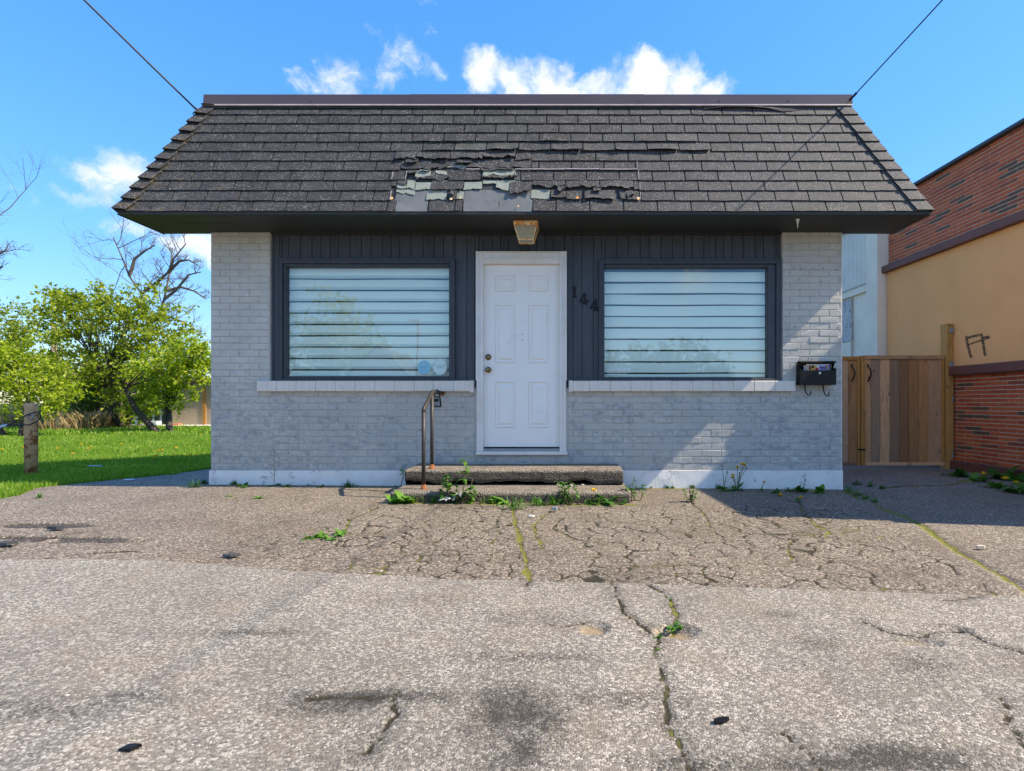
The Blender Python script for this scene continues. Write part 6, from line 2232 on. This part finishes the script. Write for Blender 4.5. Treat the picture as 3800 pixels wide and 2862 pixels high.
wl2 = [
    (850, 1088, 'broad', .16, 'broad-leaved weed at the left corner of the lower step', False),
    (885, 1087, 'broad', .15, 'spreading broad-leaved weed in front of the handrail foot', False),
    (965, 1083, 'leafy', .24, 'bushy leafy weed in front of the steps', False),
    (1003, 1078, 'stem', .33, 'tall slender weed with leaves at its top in front of the steps', False),
    (1010, 1080, 'leafy', .17, 'small leafy weed right of the bushy one by the steps', False),
    (1080, 1087, 'broad', .13, 'broad-leaved weed at the middle of the lower step', False),
    (1112, 1100, 'grass', .12, 'bright grass tuft growing out of the long mossy crack', False),
    (1165, 1092, 'grass', .09, 'low grass tuft right of the long mossy crack', False),
    (1195, 1090, 'grass', .10, 'grass tuft at the lower step before the grey stone', False),
    (1235, 1086, 'leafy', .18, 'leafy weed in front of the right half of the steps', False),
    (1310, 1088, 'broad', .17, 'weed with long dark leaves near the right end of the steps', True),
]
for k, (dx, dy, kd, sz, fl_, bd_, lb, dk) in enumerate(wl):
    p = gD(dx, dy)
    p.y = min(p.y, -.02) if dx > 453 else p.y
    weed(lb, p, kd, sz * 1.2, 100 + k, fl_, bd_, WF, dark=dk, name='dandelion' if fl_ else 'weed', cat='dandelion' if fl_ else 'weed')
for k, (dx, dy, kd, sz, lb, dk) in enumerate(wl2):
    p = gD(dx, dy)
    if p.y > -.95 and -1.62 < p.x < .66:
        p.y = -.95
    weed(lb, p, kd, sz * 1.3, 200 + k, (), (), 'weeds around the steps', dark=dk)
rs3 = random.Random(91)
for k in range(20):
    x = -1.52 + 2.15 * (k + rs3.random() * .8) / 20
    y = -.945 - rs3.random() * .05
    weed('small weed sprouting from the dirt at the foot of the lower step', (x, y, float(gz(x, y)) + .004), rs3.choice(('grass', 'broad', 'rosette', 'leafy')), rs3.uniform(.045, .085), 600 + k, group='small weeds at the step foot', dark=rs3.random() < .5)
for k in range(12):
    x = (-3.7 + 2.0 * rs3.random()) if k < 6 else (.7 + 2.3 * rs3.random())
    weed('small weed rooted in the joint between wall foot and asphalt', (x, -.03, float(gz(x, 0)) + .002), rs3.choice(('grass', 'broad', 'rosette')), rs3.uniform(.035, .07), 640 + k, group='small weeds in the wall joint', dark=True)
p = gD(1283, 1090)
weed('dandelion with one yellow flower in front of the lower step', p, 'rosette', .10, 300, ((0, -.01, .125, .024),), (), 'weeds around the steps', 'dandelion', cat='dandelion')
# patch of clover-like weeds on the left forecourt, grass in the pothole
for k, (dx, dy, s_) in enumerate(((662, 1165, .06), (684, 1162, .07), (705, 1164, .06), (728, 1158, .075), (742, 1152, .06), (700, 1156, .05), (718, 1168, .05))):
    weed(('leftmost weed', 'second weed from the left', 'middle weed', 'second weed from the right', 'rightmost weed', 'hindmost weed', 'front weed')[k] + ' of the low green patch on the left forecourt', gD(dx, dy), 'broad', s_ * 1.15, 400 + k, (), (), 'weed patch on the forecourt')
weed('small leafy weed in the grassy pothole of the pale asphalt', gD(1450, 1360), 'broad', .05, 450)
weed('grass tuft at the left rim of the grassy pothole', gD(1424, 1382), 'grass', .03, 451)
for k, (dx, dy) in enumerate(((1425, 1408), (1470, 1358), (1450, 1300))):
    weed(('tiny green tuft in the long crack just below the grassy pothole', 'tiny green tuft at the right rim of the grassy pothole', 'tiny green tuft in the short crack above the grassy pothole')[k], gD(dx, dy), 'grass', .018, 460 + k, group='tufts in the long crack')
# moss-side grass along the driveway and the bed by the brick wall
for k, (dx, dy, s_) in enumerate(((1835, 1062, .09), (1852, 1070, .08), (1868, 1078, .07), (1890, 1086, .06), (1850, 1048, .09), (1880, 1052, .08), (1905, 1055, .06))):
    weed(('first', 'second', 'third', 'fourth', 'left', 'middle', 'right')[k] + (' grass tuft from the wall corner along the mossy driveway seam' if k < 4 else ' grass tuft of the row on the driveway behind the wall corner'), gD(dx, dy), 'grass', s_, 500 + k, group='grass in the driveway seam', dark=k > 3)
bedw = [(2070, 1030, .22, 'bushy green weed clump at the foot of the gate post', ()), (2110, 1040, .18, 'low dandelion clump beside the brick wall near the gate post', ((0.0, -.1, .10, .03),)),
        (2165, 1035, .26, 'large leafy weed clump against the red brick wall', ()), (2155, 1055, .18, 'dandelion clump in front of the brick wall', ((.02, -.08, .11, .032), (.12, -.1, .07, .028))), (2205, 1065, .24, 'weed clump at the right edge of the picture below the brick wall', ()), (2200, 1040, .22, 'dark weed clump at the right edge against the brick plinth', ())]
for k, (dx, dy, s_, lb, fl_) in enumerate(bedw):
    p = gD(dx, dy)
    p.x = min(p.x, 5.72 - .035 * (p.y - 2.2))
    weed(lb, p, 'broad', s_ * 1.2, 520 + k, fl_, (), 'weeds beside the brick wall', dark=(k % 2 == 0))
# dandelions in the lawn
for k, (sx, sy) in enumerate(((85, 1676), (215, 1680), (325, 1680), (335, 1672), (268, 1704), (6, 1685), (540, 1700), (585, 1690), (600, 1687), (575, 1710), (640, 1712), (690, 1712), (728, 1712), (650, 1677), (745, 1620), (380, 1728), (570, 1721), (300, 1662), (450, 1660))):
    p = gr(sx, sy + 12)
    t = thing('dandelion', 'yellow dandelion in the lawn grass', 'dandelion', p, 'dandelions in the lawn')
    MB().tube([p, p + Vector((.005, 0, .07)), p + Vector((.01, 0, .11))], .003, 5).build('stem', M['stalk'], t)
    dandelion_head(t, p + Vector((.01, 0, .115)), .030)

# ------------------------------------------------------------------ litter and loose pieces on the ground
def scrap(name, label, cat, p, pts, h, mat, group=None, tilt=0.0):
    q = MB()
    n = len(pts)
    rs = random.Random(name + label)
    z = [tilt * a + rs.uniform(0, .25) * h for a, b2 in pts]
    v = [(p.x + a, p.y + b2, p.z + .012) for a, b2 in pts] + [(p.x + a * .96, p.y + b2 * .96, p.z + .012 + h + zz) for (a, b2), zz in zip(pts, z)]
    f = [tuple(range(n - 1, -1, -1)), tuple(range(n, 2 * n))] + [(k, (k + 1) % n, (k + 1) % n + n, k + n) for k in range(n)]
    q.add(v, f)
    return tag(q.build(name, mat, None), label, cat, group)


SCR = 'broken roof shingle pieces on the asphalt'
scrap('shingle_scrap', 'small square black shingle piece on the brown forecourt', 'shingle piece', gD(500, 1204), [(-.045, -.015), (.02, -.04), (.055, .0), (-.02, .035)], .008, M['shingle'], SCR)
scrap('shingle_scrap', 'torn black shingle piece at the bottom left of the pale asphalt', 'shingle piece', gD(280, 1628), [(-.026, -.006), (.009, -.010), (.016, .004), (.026, .009), (.006, .012), (-.012, .013)], .006, M['metal_dark'], SCR, .1)
scrap('shingle_scrap', 'dark elongated shingle piece on the pale asphalt right of the long crack', 'shingle piece', gD(1558, 1567), [(-.026, -.014), (.0, -.013), (.024, .002), (.026, .012), (.004, .012), (-.022, .002)], .006, M['metal_dark'], SCR)
scrap('asphalt_chunk', 'loose dark asphalt chunk at the left of the forecourt', 'chunk', gD(124, 1146), [(-.045, -.03), (.02, -.03), (.05, .0), (.025, .03), (-.03, .025)], .02, M['felt_dark'])
scrap('asphalt_chunk', 'flat black asphalt chunk at the left picture edge', 'chunk', gD(8, 1180), [(-.05, -.03), (.05, -.03), (.07, .02), (-.03, .04)], .014, M['felt_dark'])
scrap('grey_stone', 'small grey stone on the asphalt before the steps', 'stone', gD(1198, 1105), [(-.022, -.016), (.014, -.02), (.028, .002), (.012, .02), (-.02, .016)], .024, M['galv'])
scrap('white_shard', 'white paper shard beside the long mossy crack', 'litter', gD(1148, 1119), [(-.026, -.006), (.01, -.014), (.028, .0), (.008, .012), (-.02, .008)], .006, M['paper'])
scrap('tan_pebble', 'pale tan pebble on the driveway right of the mossy seam', 'pebble', gD(2118, 1187), [(-.03, -.012), (.012, -.016), (.032, .0), (.006, .016), (-.022, .012)], .012, M['mortar_pale'])
scrap('litter_scrap', 'pale blue scrap of litter in the shaded lawn', 'litter', gr(352, 1735), [(-.08, -.03), (.05, -.03), (.09, .02), (-.04, .03)], .015, M['bluewhite'])
scrap('litter_scrap', 'flat turquoise scrap at the edge of the side path', 'litter', gr(479, 1785), [(-.05, -.02), (.04, -.02), (.05, .02), (-.04, .02)], .008, M['bluewhite'])
# crumpled packet in front of the steps
p = gD(970, 1088)
v, f = [], []
rs = random.Random(77)
nx_, ny_ = 14, 5
for i in range(nx_ + 1):
    for j in range(ny_ + 1):
        u, w = i / nx_, j / ny_
        hgt = .012 + .03 * abs(math.sin(u * 9 + w * 2)) * (.4 + u) + rs.uniform(0, .014) + .03 * (u > .72)
        v.append((p.x - .09 + .2 * u, p.y - .03 + .07 * w + rs.uniform(-.006, .006), p.z + .01 + hgt))
for i in range(nx_):
    for j in range(ny_):
        k = i * (ny_ + 1) + j
        f.append((k, k + ny_ + 1, k + ny_ + 2, k + 1))
tag(MB().add(v, f).build('crumpled_wrapper', M['paper'], None), 'crumpled white and silver wrapper in front of the steps', 'litter')
for k, (dx, dy) in enumerate(((1205, 1052), (1233, 1051), (1258, 1050))):
    p = at(dx * 1.718, dy * 1.718, -.55)
    scrap('stone_chip', ('left', 'middle', 'right')[k] + ' of three pale stone chips lying on the lower step', 'stone', Vector((p.x, -.56, .090)), [(-.014, -.01), (.012, -.012), (.018, .006), (-.008, .012)], .012, M['mortar_pale'], 'stone chips on the lower step')

# ------------------------------------------------------------------ across the street, seen mirrored in the shop windows
M['roofgrey'] = plain('grey_shingle_roof', (0.16, 0.15, 0.145), (0.12, 0.115, 0.11), 3, .9, .2, 20)
M['cream'] = plain('cream_siding', (0.58, 0.54, 0.44), (0.52, 0.48, 0.40), 2, .7, .1, 20)


def gable_house(label, cx, y, w, eave, peak):
    h = thing('house_across_street', label, 'house', (cx, y - 3, 0), 'houses across the street')
    MB().prism([(cx - w / 2, -.1), (cx + w / 2, -.1), (cx + w / 2, eave), (cx, peak - .15), (cx - w / 2, eave)], y, y - 7, 'y').build('wall', M['cream'], h)
    q = MB()
    for s_ in (-1, 1):
        q.add([(cx, y + .3, peak), (cx + s_ * (w / 2 + .35), y + .3, eave - .3), (cx + s_ * (w / 2 + .35), y - 7.3, eave - .3), (cx, y - 7.3, peak)], [(0, 1, 2, 3)])
        q.add([(cx, y + .3, peak - .15), (cx + s_ * (w / 2 + .35), y + .3, eave - .45), (cx + s_ * (w / 2 + .35), y - 7.3, eave - .45), (cx, y - 7.3, peak - .15)], [(3, 2, 1, 0)])
    q.build('roof', M['roofgrey'], h)
    MB().cbox(cx - .5, cx + .5, y, y + .06, 1.2, 2.6, .01).build('window', M['metal_dark'], h)


gable_house('cream gabled house across the street mirrored in the left window', -13.6, -34, 7.0, 1.9, 5.2)
gable_house('second gabled house mirrored at the right of the left window', -6.6, -36, 8.0, 2.6, 6.6)
leafy_tree('street_tree', 'leafy tree across the street mirrored in the left window', (-17.5, -36, 0), [(-17.5, -36, 6.0, 3.2, 2.5, 3.2), (-15.5, -36, 4.5, 2.8, 2., 2.), (-19, -36, 4.5, 2.5, 2, 2.5)], 90, 40, .38, M['leaf_a'], .25, 61, group='trees across the street', spread=.6)
leafy_tree('street_tree', 'broad leafy tree across the street mirrored low in the right window', (6.5, -36, 0), [(5.0, -36, 2.6, 3.0, 2.0, 2.2), (8.5, -36, 3.0, 3.5, 2., 2.4), (12.0, -36, 2.2, 2.5, 2, 1.8)], 120, 60, .42, M['leaf_c'], .25, 67, group='trees across the street', spread=.5)
sp = thing('street_pole', 'street pole across the road mirrored in the left window', 'pole', (-10.4, -33, 0))
MB().tube([(-10.4, -33, -.1), (-10.4, -33, 7.0)], .09, 8).build('shaft', M['farwall'], sp, True)
MB().box(-11.1, -10.4, -33.05, -32.95, 6.9, 7.05).build('lamp_arm', M['galv'], sp)
